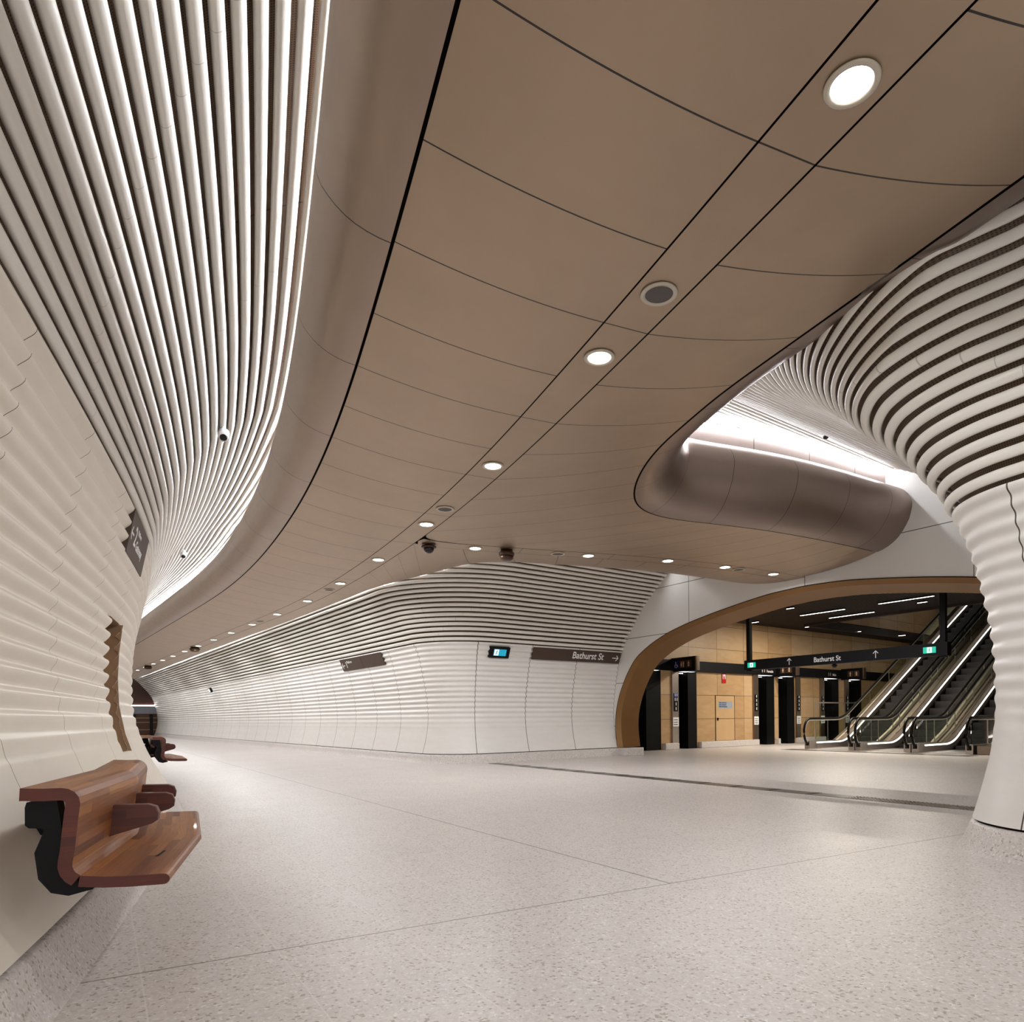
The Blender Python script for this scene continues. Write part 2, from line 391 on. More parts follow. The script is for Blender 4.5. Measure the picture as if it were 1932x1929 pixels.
# ================================================================ floor
o=sheet('floor',[[(-45,-14,0),(30,-14,0)],[(-45,62,0),(30,62,0)]],M['terrazzo'],smooth=False); struct(o)
# ================================================================ wall builder
PITCH=.119
def wall_surface(base, prof_at, n_sub, z_from_eye=True):
    pass
def sweep(base, prof, side_fn=None):
    """prof: [k](w,z') -> P[i][k] points"""
    B=np.asarray(base); w=np.asarray(prof)[...,0]; z=np.asarray(prof)[...,1]
    if w.ndim==1: w=np.tile(w,(len(B),1)); z=np.tile(z,(len(B),1))
    X=B[:,0:1]+w*B[:,2:3]; Y=B[:,1:2]+w*B[:,3:4]
    return np.stack([X,Y,z+EYE],-1)
def cut(L,w,z,l0,l1,n):
    u=np.linspace(l0,l1,n); return u,np.interp(u,L,w),np.interp(u,L,z)
def normals2d(w,z):
    dw=np.gradient(w); dz=np.gradient(z); l=np.hypot(dw,dz); return dz/l,-dw/l   # pointing inward (towards +w)
def make_wall(name, base, pfun, ztr, mat, rodmax, shift=None, skirt=True, holes=None, amp=.046):
    """pfun(s_fraction array)-> profile blending; here profiles is list of (weight array, dense profile)"""
    B=np.asarray(base)
    # per-station profiles resampled on common parameter: arc length from transition
    profs=pfun
    root=None
    # ---- cladding (below transition)
    nper=8
    def station_profile(P):
        L,z,w=dense(P); ltr=np.interp(ztr,z,L); return L,z,w,ltr
    SP=[(wt,)+station_profile(P) for wt,P in profs]
    lmin=min(sp[4] for sp in SP); lmax=min(sp[1][-1]-sp[4] for sp in SP)
    def at(u):    # u arc from transition (neg = below), returns w,z arrays [stations][len(u)]
        u=np.asarray(u); Wt=0;Zt=0
        for wt,L,z,w,ltr in SP:
            ww=np.interp(u+ltr,L,w); zz=np.interp(u+ltr,L,z)
            Wt=Wt+wt[:,None]*ww[None]; Zt=Zt+wt[:,None]*zz[None]
        return Wt,Zt
    u=np.linspace(-lmin+.015,0,int(lmin/PITCH*nper)+2)
    w,z=at(u)
    fade=np.clip((z[0]+.32)/.80,0,1); fade=fade*fade*(3-2*fade)
    ph=(u/PITCH)%1.0
    # asymmetric scallop: crest just under each valley line, long soft back
    crest=np.where(ph>.72,np.cos((ph-.72)/.28*np.pi/2)**.8,np.sin(np.clip(ph/.72,0,1)*np.pi/2)**1.6)
    crest[-1]=.0
    if amp<.04: crest=.5+.5*np.cos(2*np.pi*(ph-.75))
    disp=amp*fade*(crest-.5)
    dz=np.gradient(z,axis=1); dw=np.gradient(w,axis=1); l=np.hypot(dz,dw)
    wn=dz/l; zn=-dw/l
    w2=w+disp*wn; z2=z+disp*zn
    def place(w,z):
        X=B[:,0:1]+w*B[:,2:3]; Y=B[:,1:2]+w*B[:,3:4]
        if shift is not None:
            d=shift(w); X=X+d*A[0]*shift_w[:,None]; Y=Y+d*A[1]*shift_w[:,None]
        return np.stack([X,Y,z+EYE],-1)
    shift_w=getattr(make_wall,'sw',None)
    uv=np.stack(np.broadcast_arrays(B[:,4:5],u[None]),-1)
    P=place(w2,z2)
    if holes:
        V,F=grid(P); n=len(u); keep=[]
        S0=B[:,4]
        fi=np.arange(len(B)-1); 
        for idx,f in enumerate(F):
            i=idx//(n-1); k=idx%(n-1); sm=(S0[i]+S0[i+1])/2; zm=(z[i,k]+z[i,k+1])/2
            if any(h[0]<sm<h[1] and h[2](zm,sm) for h in holes): continue
            keep.append(f)
        o=mk(name,V,keep,mat,None,uv.reshape(-1,2),True)
    else:
        o=sheet(name,P,mat,None,uv)
    struct(o); root=o
    # thin return lip at the top of the cast panels
    wb,zb=at(np.array([0.,.0])); 
    lip=np.stack([place(w2[:,-1:],z2[:,-1:])[:,0],place(w2[:,-1:]-.07,z2[:,-1:]+.012)[:,0]],1)
    sheet('panel_top_edge',lip,mat,o,uv[:,:2])
    # ---- backing behind the tubes
    ub=np.arange(-.05,rodmax,.06); wb,zb=at(ub)
    dz=np.gradient(zb,axis=1); dw=np.gradient(wb,axis=1); l=np.hypot(dz,dw)
    Pb=place(wb-.085*dz/l,zb+.085*dw/l)
    sheet('perforated_backing',Pb,M['perf'],o,np.stack(np.broadcast_arrays(B[:,4:5],ub[None]),-1))
    # ---- tubes
    sec=[(-.030,-.022),(-.037,-.010),(-.0375,.002),(-.032,.013),(-.018,.019),(.0,.021),(.018,.019),(.032,.013),(.0375,.002),(.037,-.010),(.030,-.022)]
    V=[];F=[];UV=[]
    nr=int(rodmax/PITCH)
    for r in range(1,nr+1):
        c=(r-.42)*PITCH
        if c>rodmax-.05: break
        wc,zc=at(np.array([c-.01,c,c+.01])); tw=wc[:,2]-wc[:,0]; tz=zc[:,2]-zc[:,0]; l=np.hypot(tw,tz); tw/=l;tz/=l
        nw,nz_=tz,-tw
        ring=[]
        for (a,b) in sec:
            ring.append(place((wc[:,1]+a*tw+b*nw)[:,None],(zc[:,1]+a*tz+b*nz_)[:,None])[:,0])
        R=np.stack(ring,1); b0=sum(len(v) for v in V); n=len(sec); m=len(B)
        V.append(R.reshape(-1,3)); i=np.arange(m-1)[:,None]*n+np.arange(n)[None]; j=np.arange(m-1)[:,None]*n+(np.arange(n)[None]+1)%n
        F.append(np.stack([i,j,j+n,i+n],-1).reshape(-1,4)+b0)
        F.append(np.array([[b0+0,b0+1,b0+2,b0+3],[b0+0,b0+3,b0+4,b0+5],[b0+0,b0+5,b0+6,b0+10],[b0+6,b0+7,b0+8,b0+10]]))   # near end cap
        UV.append(np.stack([np.repeat(B[:,4]+r*.11,n),np.full(m*n,c)],1))
    mk('slat_screen',np.concatenate(V),np.concatenate(F),M['rod'],o,np.concatenate(UV),True)
    # ---- terrazzo skirting with a dark shadow gap above
    if skirt:
        sk=[(-.02,.20),(.0,.195),(.012,.18),(.03,.13),(.05,.075),(.07,.035),(.088,.008),(.095,0.0)]
        W_=np.array([s[0] for s in sk])[None]; Z_=np.array([s[1]-EYE for s in sk])[None]
        Z_=np.repeat(Z_,len(B),0); W_=np.repeat(W_,len(B),0)
        so=sheet('skirting',place(W_,Z_),M['skirt'],o)
        gp=[(-.03,.235),(-.03,.195)]
        sheet('shadow_gap',place(np.repeat(np.array([[g[0] for g in gp]]),len(B),0),np.repeat(np.array([[g[1]-EYE for g in gp]]),len(B),0)),M['dark'],o)
    return o,at,place
# ---------------------------------------------------------------- left wall
BLs=base_left()
# blend base so the reference line is the skirting line: w = 3.22 - d
PLw=np.c_[PL[:,0],3.22-PL[:,1]]
BL0=BLs.copy()
for k in range(len(BL0)):
    p=guide(BLs[k,4],3.22+g_extra(BLs[k,4])); BL0[k,0],BL0[k,1]=p
NICHE=(7.35,7.62)
niche_l=lambda z:4.37+.20*(z+.25)/1.15
niche_r=lambda z:4.70+.50*(z+.25)/1.15
wl,at_l,place_l=make_wall('wall_left',BL0,[(np.ones(len(BL0)),PLw)],1.83,M['clad_left'],3.3,
    holes=[(4.2,5.5,lambda z,s:-.25<z<.90 and niche_l(z)<s<niche_r(z))])
# bronze-lined recess cut into the left wall
def lw(s,z,depth):
    d=np.interp(z,PL[:,0],PL[:,1])+g_extra(s)+depth; p=guide(s,d); return (p[0],p[1],z+EYE)
M['bronze_plain']=simple('bronze lining',srgb(158,128,98),.5,.25,.1,3.)
zz=np.linspace(-.25,.90,24)
dmax=3.75
def back(s,z): p=guide(s,dmax+g_extra(s)); return (p[0],p[1],z+EYE)
rows=[[lw(niche_l(z)-.012,z,.012),back(niche_l(z),z),back(niche_r(z),z),lw(niche_r(z)+.014,z,-.026)] for z in zz]
nr=sheet('recess_lining',rows,M['bronze_plain'],wl,smooth=False)
for z,nm in ((-.25,'recess_sill'),(.90,'recess_head')):
    mk(nm,[lw(niche_l(z),z,-.004),back(niche_l(z),z),back(niche_r(z),z),lw(niche_r(z),z,-.004)],[(0,1,2,3)],M['bronze_plain'],wl)
# ---------------------------------------------------------------- wall between tunnel and cross passage
BR0=base_right()
wr,at_r,place_r=make_wall('wall_right',BR0,[(np.ones(len(BR0)),PR)],1.70,M['clad_right'],3.4,amp=.038)
# ---------------------------------------------------------------- rounded pillar wall on the right
BP0=base_pillar()
PM=np.array([(-.8,0),(-.6,-.06),(-.3,-.13),(.0,-.16),(.23,-.155),(.62,-.14),(1.0,-.07),(1.3,.02),(1.53,.10),(2.0,.13),(2.5,.14),(2.9,.17),(3.2,.25),(3.45,.45),(3.65,.8),(3.8,1.25),(3.95,1.9),(4.05,2.7),(4.1,3.6),(4.12,4.6),(4.13,5.2),(4.14,7.5)])
PP=PR.copy()
PP=np.array([(-.8,0),(-.6,-.055),(-.3,-.125),(.0,-.158),(.345,-.154),(.665,-.13),(.87,-.09),(1.03,-.06),(1.2,-.02),(1.39,.045),(1.53,.11),(1.73,.187),(1.86,.289),(2.04,.405),(2.19,.54),(2.33,.68),(2.465,.825),(2.69,1.04),(2.9,1.28),(3.13,1.55),(3.35,1.85),(3.6,2.2),(3.8,2.55),(4.0,2.98),(4.26,3.45),(4.42,4.0),(4.50,4.8),(4.52,7.5)])
sB=BP0[:,4]; h=np.degrees(np.arctan2(BP0[:,3],-BP0[:,2]))   # heading of the tangent
# arc: s where heading about 8 deg -> just behind the nose
arc0=sB[np.argmin(abs(np.arange(len(sB))-(59+49*(54-10)/76)))]; arc1=sB[108]+.45
tt=np.clip((sB-arc0)/(arc1-arc0),0,1); bl=tt*tt*(3-2*tt)
make_wall.sw=1-bl
wp,at_p,place_p=make_wall('wall_pillar',BP0,[(1-bl,PP),(bl,PM)],1.53,M['clad_pillar'],6.6,amp=.019,shift=lambda w:.75*np.clip(w-.75,0,1.2))
# ================================================================ slab above everything
o=box('ceiling_slab',(-8,24,5.9),(76,78,.2),M['slab']); struct(o)
# ================================================================ bronze ceiling
HS=2.75
BRC=np.array([(-2.45,10.2),(-1.80,10.42),(-1.14,10.64),(0.,10.95),(1.0,11.2),(2.13,11.55),(3.29,12.03),(4.2,12.55),(4.93,13.0)])
BRC[0]=strip(8.0,-.02); BRC=smooth(poly_resample(BRC,90),it=14)
brl=np.r_[0,np.cumsum(np.hypot(*np.diff(BRC,axis=0).T))]; brL=brl[-1]
brz=HS-.07*brl/brL
g=np.gradient(BRC,axis=0); g/=np.hypot(*g.T)[:,None]; BRN=np.stack([-g[:,1],g[:,0]],1)    # left of travel = far side
def zfar(d): return HS+.085*max(0,d-.18)**2
SA=np.arange(-8.3,50.0,.1)
# J curve left (constant 1.63 from strip centre)
def zrow(z0,z1,t): return z0+(z1-z0)*t*t
def ruled(E,J,zE,zJ,n=14):
    t=np.linspace(0,1,n)[None,:,None]
    XY=E[:,None,:]*(1-t)+J[:,None,:]*t
    z=zE[:,None]+(zJ-zE)[:,None]*(t[...,0]**2)
    return np.concatenate([XY,(z+EYE)[...,None]],2)
ceil_root=None
EL=np.array([strip(s,.185) for s in SA]); JL=np.array([strip(s,1.62) for s in SA])
P=ruled(EL,JL,np.full(len(SA),HS),np.full(len(SA),2.91))
ceil=sheet('ceiling',P,M['bronze'],None,np.stack(np.broadcast_arrays(SA[:,None],np.linspace(0,1.44,14)[None]),-1)); struct(ceil)
SL=np.array([[strip(s,d) for d in (-.172,0,.172)] for s in SA]); 
sheet('light_strip',np.concatenate([SL,np.full(SL.shape[:2]+(1,),HS+EYE)],2),M['bronze_strip'],ceil,np.stack(np.broadcast_arrays(SA[:,None],np.array([0,.17,.34])[None]),-1))
# branch strip
def brp(d): return BRC+BRN*d
SB=np.stack([brp(d) for d in (-.16,0,.16)],1)
def lat(p):
    q=np.hypot(SQ[:,0]-p[0],SQ[:,1]-p[1]); i=int(q.argmin()); return SA[i],q[i]
SQ=np.array([strip(s) for s in SA])
UPE=brp(-.172); LOE=brp(.172)
ku=next(k for k in range(len(UPE)) if lat(UPE[k])[1]>.187); kl=next(k for k in range(len(LOE)) if lat(LOE[k])[1]>.187)
sU=lat(UPE[ku])[0]; sJ=lat(LOE[kl])[0]
# strip panel starts at the edge of the main strip
st_rows=[]
ksb=min(ku,kl)
for k in range(3):
    j=next(q for q in range(len(BRC)) if lat(SB[q,k])[1]>.184)
    for q in range(ksb,j): SB[q,k]=SB[j,k]
sheet('light_strip',np.concatenate([SB,np.repeat(brz[:,None,None]+EYE,3,1)],2)[ksb:],M['bronze_strip'],ceil,np.stack(np.broadcast_arrays((brl+.1)[:,None],np.array([0,.17,.34])[None]),-1)[ksb:])
# patch A: between the strips and the inner edge J2
J2=np.array([strip(s,-1.385) for s in np.arange(-8.3,3.0,.1)])
J2b=np.array([(1.45,6.28),(1.35,6.55),(1.235,6.9),(1.14,7.35),(1.09,7.85),(1.09,8.4),(1.16,8.9),(1.32,9.28),(1.60,9.56),(1.94,9.73),(2.338,9.87),(2.93,10.10),(3.419,10.31),(4.0,10.62),(4.598,10.96),(5.2,11.34),(5.78,11.71),(5.84,11.75)])
J2c=smooth(poly_resample(J2b,120),it=10)
J2all=smooth(np.concatenate([J2,J2c]),it=25)
# correspondences (three runs)
iA=len(J2)+int(np.argmin(np.hypot(*(J2c-np.array([1.60,9.56])).T)))
E1a=np.array([strip(s,-.185) for s in np.linspace(-8.3,3.75,len(J2)+6)])
kk=len(J2)+6
E1b=np.array([strip(s,-.185) for s in np.linspace(3.75,sU,iA-kk+1)])[1:]
upb=UPE[ku:]
upb=poly_resample(upb,len(J2all)-iA+1)
E1=np.concatenate([E1a,E1b,upb])[:len(J2all)]
if len(E1)<len(J2all): E1=np.concatenate([E1,np.repeat(E1[-1:],len(J2all)-len(E1),0)])
uA=np.concatenate([np.linspace(-8.3,3.75,kk),np.linspace(3.75,sU,iA-kk+1)[1:],sU+np.linspace(0,brL-.3,len(J2all)-iA+1)])[:len(J2all)]
zE1=np.full(len(J2all),HS); nb=len(J2all)-iA; zE1[iA:]=np.linspace(HS,HS-.07,nb)
zJ2=np.full(len(J2all),2.88)
E1s=np.stack([np.convolve(np.pad(E1[:,k],3,'edge'),np.ones(7)/7,'valid') for k in (0,1)],1); E1s[:kk+20]=E1[:kk+20]; E1s[iA+8:]=E1[iA+8:]
PA=ruled(E1s,J2all,zE1,zJ2,18)
sheet('soffit_panels',PA,M['bronze'],ceil,np.stack(np.broadcast_arrays(uA[:,None],np.linspace(0,1.3,18)[None]),-1))
# patch B: from the strips to the wall between tunnel and passage (J3)
Bq=BR0[::2]; LP,zP,wP=dense(PR)
def dist_strip(p):
    q=np.array([strip(s) for s in SA]); return min(np.hypot(*(q-p).T).min(), np.hypot(*(BRC-p).T).min())
J3=[];z3=[]
for b in Bq:
    best=None
    for w_ in np.arange(.5,2.3,.02):
        p=b[:2]+w_*b[2:4]; D=min(np.hypot(*(SQ-p).T).min(), np.hypot(*(BRC-p).T).min()); zs=HS+.085*max(0,D-.18)**2
        zw=np.interp(w_,wP[np.argmin(wP):],zP[np.argmin(wP):])
        if best is None or abs(zw-zs)<best[0]: best=(abs(zw-zs),w_,zs)
    w_=best[1]+.22; J3.append(b[:2]+w_*b[2:4]); z3.append(best[2]-.01)
J3=np.array(J3); z3=np.array(z3)
z3=np.convolve(np.pad(z3,4,'edge'),np.ones(9)/9,'valid'); J3=np.stack([np.convolve(np.pad(J3[:,k],(2,2),'reflect',reflect_type='odd'),np.ones(5)/5,'valid') for k in (0,1)],1)
# corner station in J3
ic=int(np.argmin(np.abs(np.arange(len(Bq))*2-79)))
low=LOE[kl:][::-1]
E2a=poly_resample(low,ic+1)
far=len(J3)-ic-1
# match far stations to nearest strip position so that joints stay square
sf=[]
for p in J3[ic+1:]:
    k=np.argmin(np.hypot(*(SQ-p).T)); sf.append(SA[k])
sf=np.maximum.accumulate(np.array(sf)); s0=sf[0]
ramp=np.linspace(0,1,min(40,far)); sf2=sf.copy(); sf2[:len(ramp)]=sJ+(sf[len(ramp)-1]-sJ)*ramp
E2b=np.array([strip(s,-.185) for s in sf2])
E2=np.concatenate([E2a,E2b]); zE2=np.concatenate([np.linspace(HS-.07,HS,ic+1),np.full(far,HS)])
uB=np.concatenate([sJ-np.linspace(brL-.4,0,ic+1),sf2])
keepn=(sf2<49.5).sum()+ic+1
PB=ruled(E2,J3,zE2,z3,16)[:keepn]
sheet('soffit_panels',PB,M['bronze'],ceil,np.stack(np.broadcast_arrays(uB[:keepn,None],np.linspace(0,1.5,16)[None]),-1))
def curve_normals(C):
    g=np.gradient(C,axis=0); g/=np.hypot(*g.T)[:,None]; return np.stack([g[:,1],-g[:,0]],1)  # right of travel
# dark sheet added above the joints, stops cove light leaking through
def raise_(P,d): Q=P.copy(); Q[...,2]+=d; return Q
cv=[raise_(PA,.05),raise_(PB,.05),raise_(P,.05)]
V=[];F=[];b=0
for q in cv:
    v,f=grid(q); V.append(v); F.append(f+b); b+=len(v)
for (E_,J_,z0) in ((strip,None,HS),):
    q=np.array([[(*strip(s,d),HS+EYE+.045) for d in (-.3,.3)] for s in SA]); v,f=grid(q); V.append(v);F.append(f+b);b+=len(v)
q=np.concatenate([np.stack([brp(-.3),brp(.3)],1),np.repeat(brz[:,None,None]+EYE+.045,2,1)],2); v,f=grid(q); V.append(v);F.append(f+b);b+=len(v)
qj=np.array([[(*strip(s,d_),2.91+EYE+.05) for d_ in (1.5,1.71)] for s in SA]); v,f=grid(qj); V.append(v);F.append(f+b);b+=len(v)
nj=curve_normals(J2all); qj=np.stack([np.c_[J2all-nj*.12,np.full(len(J2all),2.88+EYE+.05)],np.c_[J2all+nj*.10,np.full(len(J2all),2.88+EYE+.05)]],1); v,f=grid(qj); V.append(v);F.append(f+b);b+=len(v)
mk('light_block_sheet',np.concatenate(V),np.concatenate(F),M['dark'],ceil,None,True)
# ---- edge rolls
RO=np.array([(0.0,0.0),(.10,.022),(.2,.06),(.30,.115),(.38,.18),(.46,.27),(.52,.36),(.57,.45),(.60,.55),(.62,.65),(.62,.72),(.60,.79),(.55,.88),(.48,.96),(.40,1.02),(.30,1.06),(.22,1.08),(.16,1.10)])
def curve_normals(C):
    g=np.gradient(C,axis=0); g/=np.hypot(*g.T)[:,None]; return np.stack([g[:,1],-g[:,0]],1)  # right of travel
def roll(name,C,side,zb,sw,sh,mat,ucoord):
    Nn=curve_normals(C)*side; n=len(C)
    sw=np.broadcast_to(sw,n); sh=np.broadcast_to(sh,n); zb=np.broadcast_to(zb,n)
    P=np.zeros((n,len(RO),3))
    for k,(o_,z_) in enumerate(RO):
        oo=o_*sw+.022
        P[:,k,0]=C[:,0]+Nn[:,0]*oo; P[:,k,1]=C[:,1]+Nn[:,1]*oo; P[:,k,2]=zb+z_*sh+EYE
    ln=np.r_[0,np.cumsum(np.hypot(*np.diff(RO,axis=0).T))]
    o=sheet(name,P,mat,ceil,np.stack(np.broadcast_arrays(ucoord[:,None],ln[None]),-1))
    return P,Nn
JLc=np.array([strip(s,1.62) for s in SA])
PL_,NL_=roll('edge_roll',JLc,-1,2.91,.70,.50,M['bronze_roll'],SA)
# right hand roll: small along the tunnel, full size along the passage
J2l=np.r_[0,np.cumsum(np.hypot(*np.diff(J2all,axis=0).T))]
f=np.clip((np.arange(len(J2all))-len(J2)+25)/70.,0,1); f=f*f*(3-2*f)
P2_,N2_=roll('edge_roll',J2all,1,2.88,.68+.32*f,.5+.5*f,M['bronze_rollb'],J2l)
# upstands behind the rolls, with the cove lighting tube on top
def upstand(P,Nn,h,name,mat,uc):
    top=P[:,-1]; q=np.stack([top,top+np.array([0,0,1])*np.asarray(h)[:,None]*np.ones(3)*np.array([0,0,1])],1)
    sheet(name,q,mat,ceil,np.stack(np.broadcast_arrays(uc[:,None],np.array([0,.2])[None]),-1))
    return q[:,1]
M['bronze_up']=bronze_mat('bronze upstand',srgb(160,146,142),1.15,.35,.012,.4)
tL=upstand(PL_,NL_,np.full(len(PL_),.07),'upstand',M['bronze_up'],SA)
t2=upstand(P2_,N2_,.07+.19*f,'upstand',M['bronze_up'],J2l)
def led_line(name,pts,Nn,off,r,label,mat='led'):
    m=MB(); pts=np.asarray(pts)
    q=[(p[0]+n[0]*off,p[1]+n[1]*off,p[2]+.015) for p,n in zip(pts,Nn)]
    m.tube(q,r,6); o=m.build(name,M[mat],None,True); tag(o,label,'cove light'); return o
led_line('cove_light',tL[:-1:2],NL_[:-1:2],.03,.014,'continuous white light line in the cove beside the left ribbed vault')
led_line('cove_light',t2[::2],N2_[::2],.03,.014,'white light line above the curled bronze bulkhead end on the right','led_soft')
# light line tucked behind the right wall edge of the ceiling
q=[(p[0]-b[2]*.10,p[1]-b[3]*.10,z+EYE+.09) for p,z,b in zip(J3[:keepn:2],z3[:keepn:2],Bq[:keepn:2])]
m=MB(); m.tube(q,.012,6); o=m.build('cove_light',M['led_soft'],None,True); tag(o,'white light line where the bronze ceiling meets the long tubes of the far right wall','cove light')
# ================================================================ helpers in hall frame
def H3(a,t,z): p=AT(a,t); return (p[0],p[1],z)
ANG=math.atan2(A[1],A[0])                       # +a axis
RA=Matrix.Rotation(ANG,3,'Z')                   # local x = a, local y = -t
def hbox(name,a0,a1,t0,t1,z0,z1,mat,parent=None,bevel=0):
    c=H3((a0+a1)/2,(t0+t1)/2,(z0+z1)/2); return box(name,c,(a1-a0,abs(t1-t0),z1-z0),mat,parent,RA,bevel)
# ================================================================ white end wall with the bronze arch
m,nt,p=new_mat('white wall panels'); u,v,uv=uvxy(nt)
l1=line_mask(nt,u,2.97,2.48,.014); l2=line_mask(nt,v,1.12,.88+EYE,.014)
lk(nt,mixc(nt,math_(nt,'MAXIMUM',l1,l2),(.74,.72,.69,1),(.10,.09,.085,1)),p.inputs['Base Color']); p.inputs['Roughness'].default_value=.5; M['fascia']=m
AO=[(0,-.8),(-.03,-.6),(-.06,-.4),(-.07,-.1),(-.03,.2),(.1,.59),(.37,1.07),(.71,1.49),(1.28,1.8),(1.85,2.01),(2.48,2.16),(3.21,2.29),(3.97,2.40),(4.63,2.48),(5.45,2.515)]
AO=AO+[(10.9-t,z) for t,z in AO[::-1][1:]]
AO=smooth(poly_resample(AO,140),it=4)
out=[]
for k,(t,z) in enumerate(AO):
    fr=k/(len(AO)-1)
    if fr<.16: out.append((-.9,-.8+5.9*fr/.16))
    elif fr>.84: out.append((11.8,-.8+5.9*(1-fr)/.16))
    else: out.append((-.9+12.7*(fr-.16)/.68,5.1))
rows=[];uvs=[]
for (t,z),(T_,Z_) in zip(AO,out):
    q=[(t+(T_-t)*w,z+(Z_-z)*w) for w in np.linspace(0,1,6)]
    rows.append([H3(0,a,b+EYE) for a,b in q]); uvs.append([(a,b+EYE) for a,b in q])
o=sheet('wall_arch',rows,M['fascia'],None,uvs,False); struct(o); warch=o
# reveal
g=np.gradient(AO,axis=0); g/=np.hypot(*g.T)[:,None]; IN=np.stack([g[:,1],-g[:,0]],1)
def ring(inset,a): q=AO+IN*inset; return [H3(a,t,z+EYE) for t,z in q]
sheet('arch_bevel',np.stack([ring(0,-.02),ring(.085,.10)],1),M['gold'],warch)
sheet('arch_reveal',np.stack([ring(.085,.10),ring(.13,.35),ring(.19,.62)],1),M['gold'],warch)
mk('shadow_joint',*(lambda P:grid(P))(np.stack([ring(-.012,-.022),ring(.004,-.022)],1)),M['dark'],warch)
for t0,t1 in ((-.35,.30),(10.6,11.3)):
    o=hbox('arch_plinth',-.03,.64,t0,t1,0,.2,M['skirt'],warch,bevel=.01)
# inside of the end wall facing the hall
sheet('arch_back',np.stack([ring(.19,.62),[H3(.62,a,b+EYE) for a,b in out]],1),M['stone'],warch,np.stack([[(t,z) for t,z in AO],[(a,b) for a,b in out]],1),False)
# ================================================================ hall shell
TW=-1.2
def hall_wall(name,a0,a1,t0,t1,z0,z1,parent=None,mat='stone'):
    pts=[H3(a0,t0,z0),H3(a1,t1,z0),H3(a1,t1,z1),H3(a0,t0,z1)]
    uu=[(a0 if abs(a1-a0)>.01 else t0,z0-EYE),(a1 if abs(a1-a0)>.01 else t1,z0-EYE),(a1 if abs(a1-a0)>.01 else t1,z1-EYE),(a0 if abs(a1-a0)>.01 else t0,z1-EYE)]
    o=mk(name,pts,[(0,1,2,3)],M[mat],parent,uu); return o
# sandstone wall with the entrances, one mesh per wall; openings to z 2.4
openings=[(1.5,2.82),(3.53,4.41),(7.46,8.42),(8.66,9.61),(11.5,12.5),(13.2,14.15)]
V=[];F=[];UV=[]
def quad(a0,a1,z0,z1):
    b=len(V); V.extend([H3(a0,TW,z0),H3(a1,TW,z0),H3(a1,TW,z1),H3(a0,TW,z1)]); UV.extend([(a0,z0-EYE),(a1,z0-EYE),(a1,z1-EYE),(a0,z1-EYE)]); F.append((b,b+1,b+2,b+3))
prev=.62
for a0,a1 in openings: quad(prev,a0,0,2.4); prev=a1
quad(prev,30,0,2.4); quad(.62,30,2.4,4.15)
wh=mk('wall_hall',V,F,M['stone'],None,UV); struct(wh)
# projecting skirting and dark header beam
prev=.62
for a0,a1 in openings+[(26,26.1)]:
    hbox('skirting',prev+.06,a0-.06,TW,TW+.14,0,.2,M['skirt'],wh,.02); prev=a1
hbox('header_beam',.62,30,TW-.02,TW+.09,2.40,2.73,M['black'],wh)
# upper wall above the beam line, seen through the escalator void
hall_wall('upper_wall',8.6,30,-.08,-.08,4.1,9.5,wh)
o=hall_wall('wall_back',26,26,-1.3,14,0,10); struct(o)
o=mk('wall_side',[H3(.62,11.6,0),H3(26,11.6,0),H3(26,11.6,10),H3(.62,11.6,10)],[(0,1,2,3)],M['stone'],None,[(0,-1),(25,-1),(25,9),(0,9)]); struct(o)
# ---- dark slatted hall ceiling, with opening over the escalators
M['slats']=simple('dark slats',srgb(52,42,38),.55,.3,.1)
m=MB()
def slat(a0,a1,t0,t1,z=4.1,h=.05):
    c=H3((a0+a1)/2,(t0+t1)/2,z+h/2); m.box(c,(a1-a0,abs(t1-t0),h),RA)
a=.65
while a<8.62:
    slat(a,a+.045,TW,11.5); a+=.10
a=8.66
while a<20:
    slat(a,a+.045,TW,-.1); a+=.10
slat(8.62,8.7,-.1,11.5,4.02,.2); slat(8.62,22,-.14,-.06,4.02,.25)
hc=m.build('ceiling_hall',M['slats']); struct(hc)
hbox('plenum',.62,8.7,TW,11.6,4.28,4.3,M['dark'],hc); hbox('plenum',8.7,22,TW,-.06,4.28,4.3,M['dark'],hc)
hbox('void_roof',8.7,27,-.1,11.6,9.5,9.6,M['slab'],hc)
# ---- doors: dark mirror glass in the openings
M['door_black']=simple('black door leaf',(.003,.003,.003,1),.5); M['door_black'].node_tree.nodes['Principled BSDF'].inputs['Specular IOR Level'].default_value=.15
for i,(a0,a1) in enumerate(openings):
    d=struct(hbox('door_%d'%(i+1),a0,a1,TW-.32,TW-.28,0,2.4,M['black_glass']))
    hbox('jamb',a0-.0,a0+.02,TW-.3,TW,0,2.4,M['black'],d); hbox('jamb',a1-.02,a1,TW-.3,TW,0,2.4,M['black'],d)
    hbox('leaf',a0+(a1-a0)*.52,a1-.02,TW-.27,TW+.02,0,2.38,M['door_black'],d)
    hbox('light_bar',a0+.3,a1-.3,TW-.2,TW-.17,2.34,2.355,M['led_esc'],d)
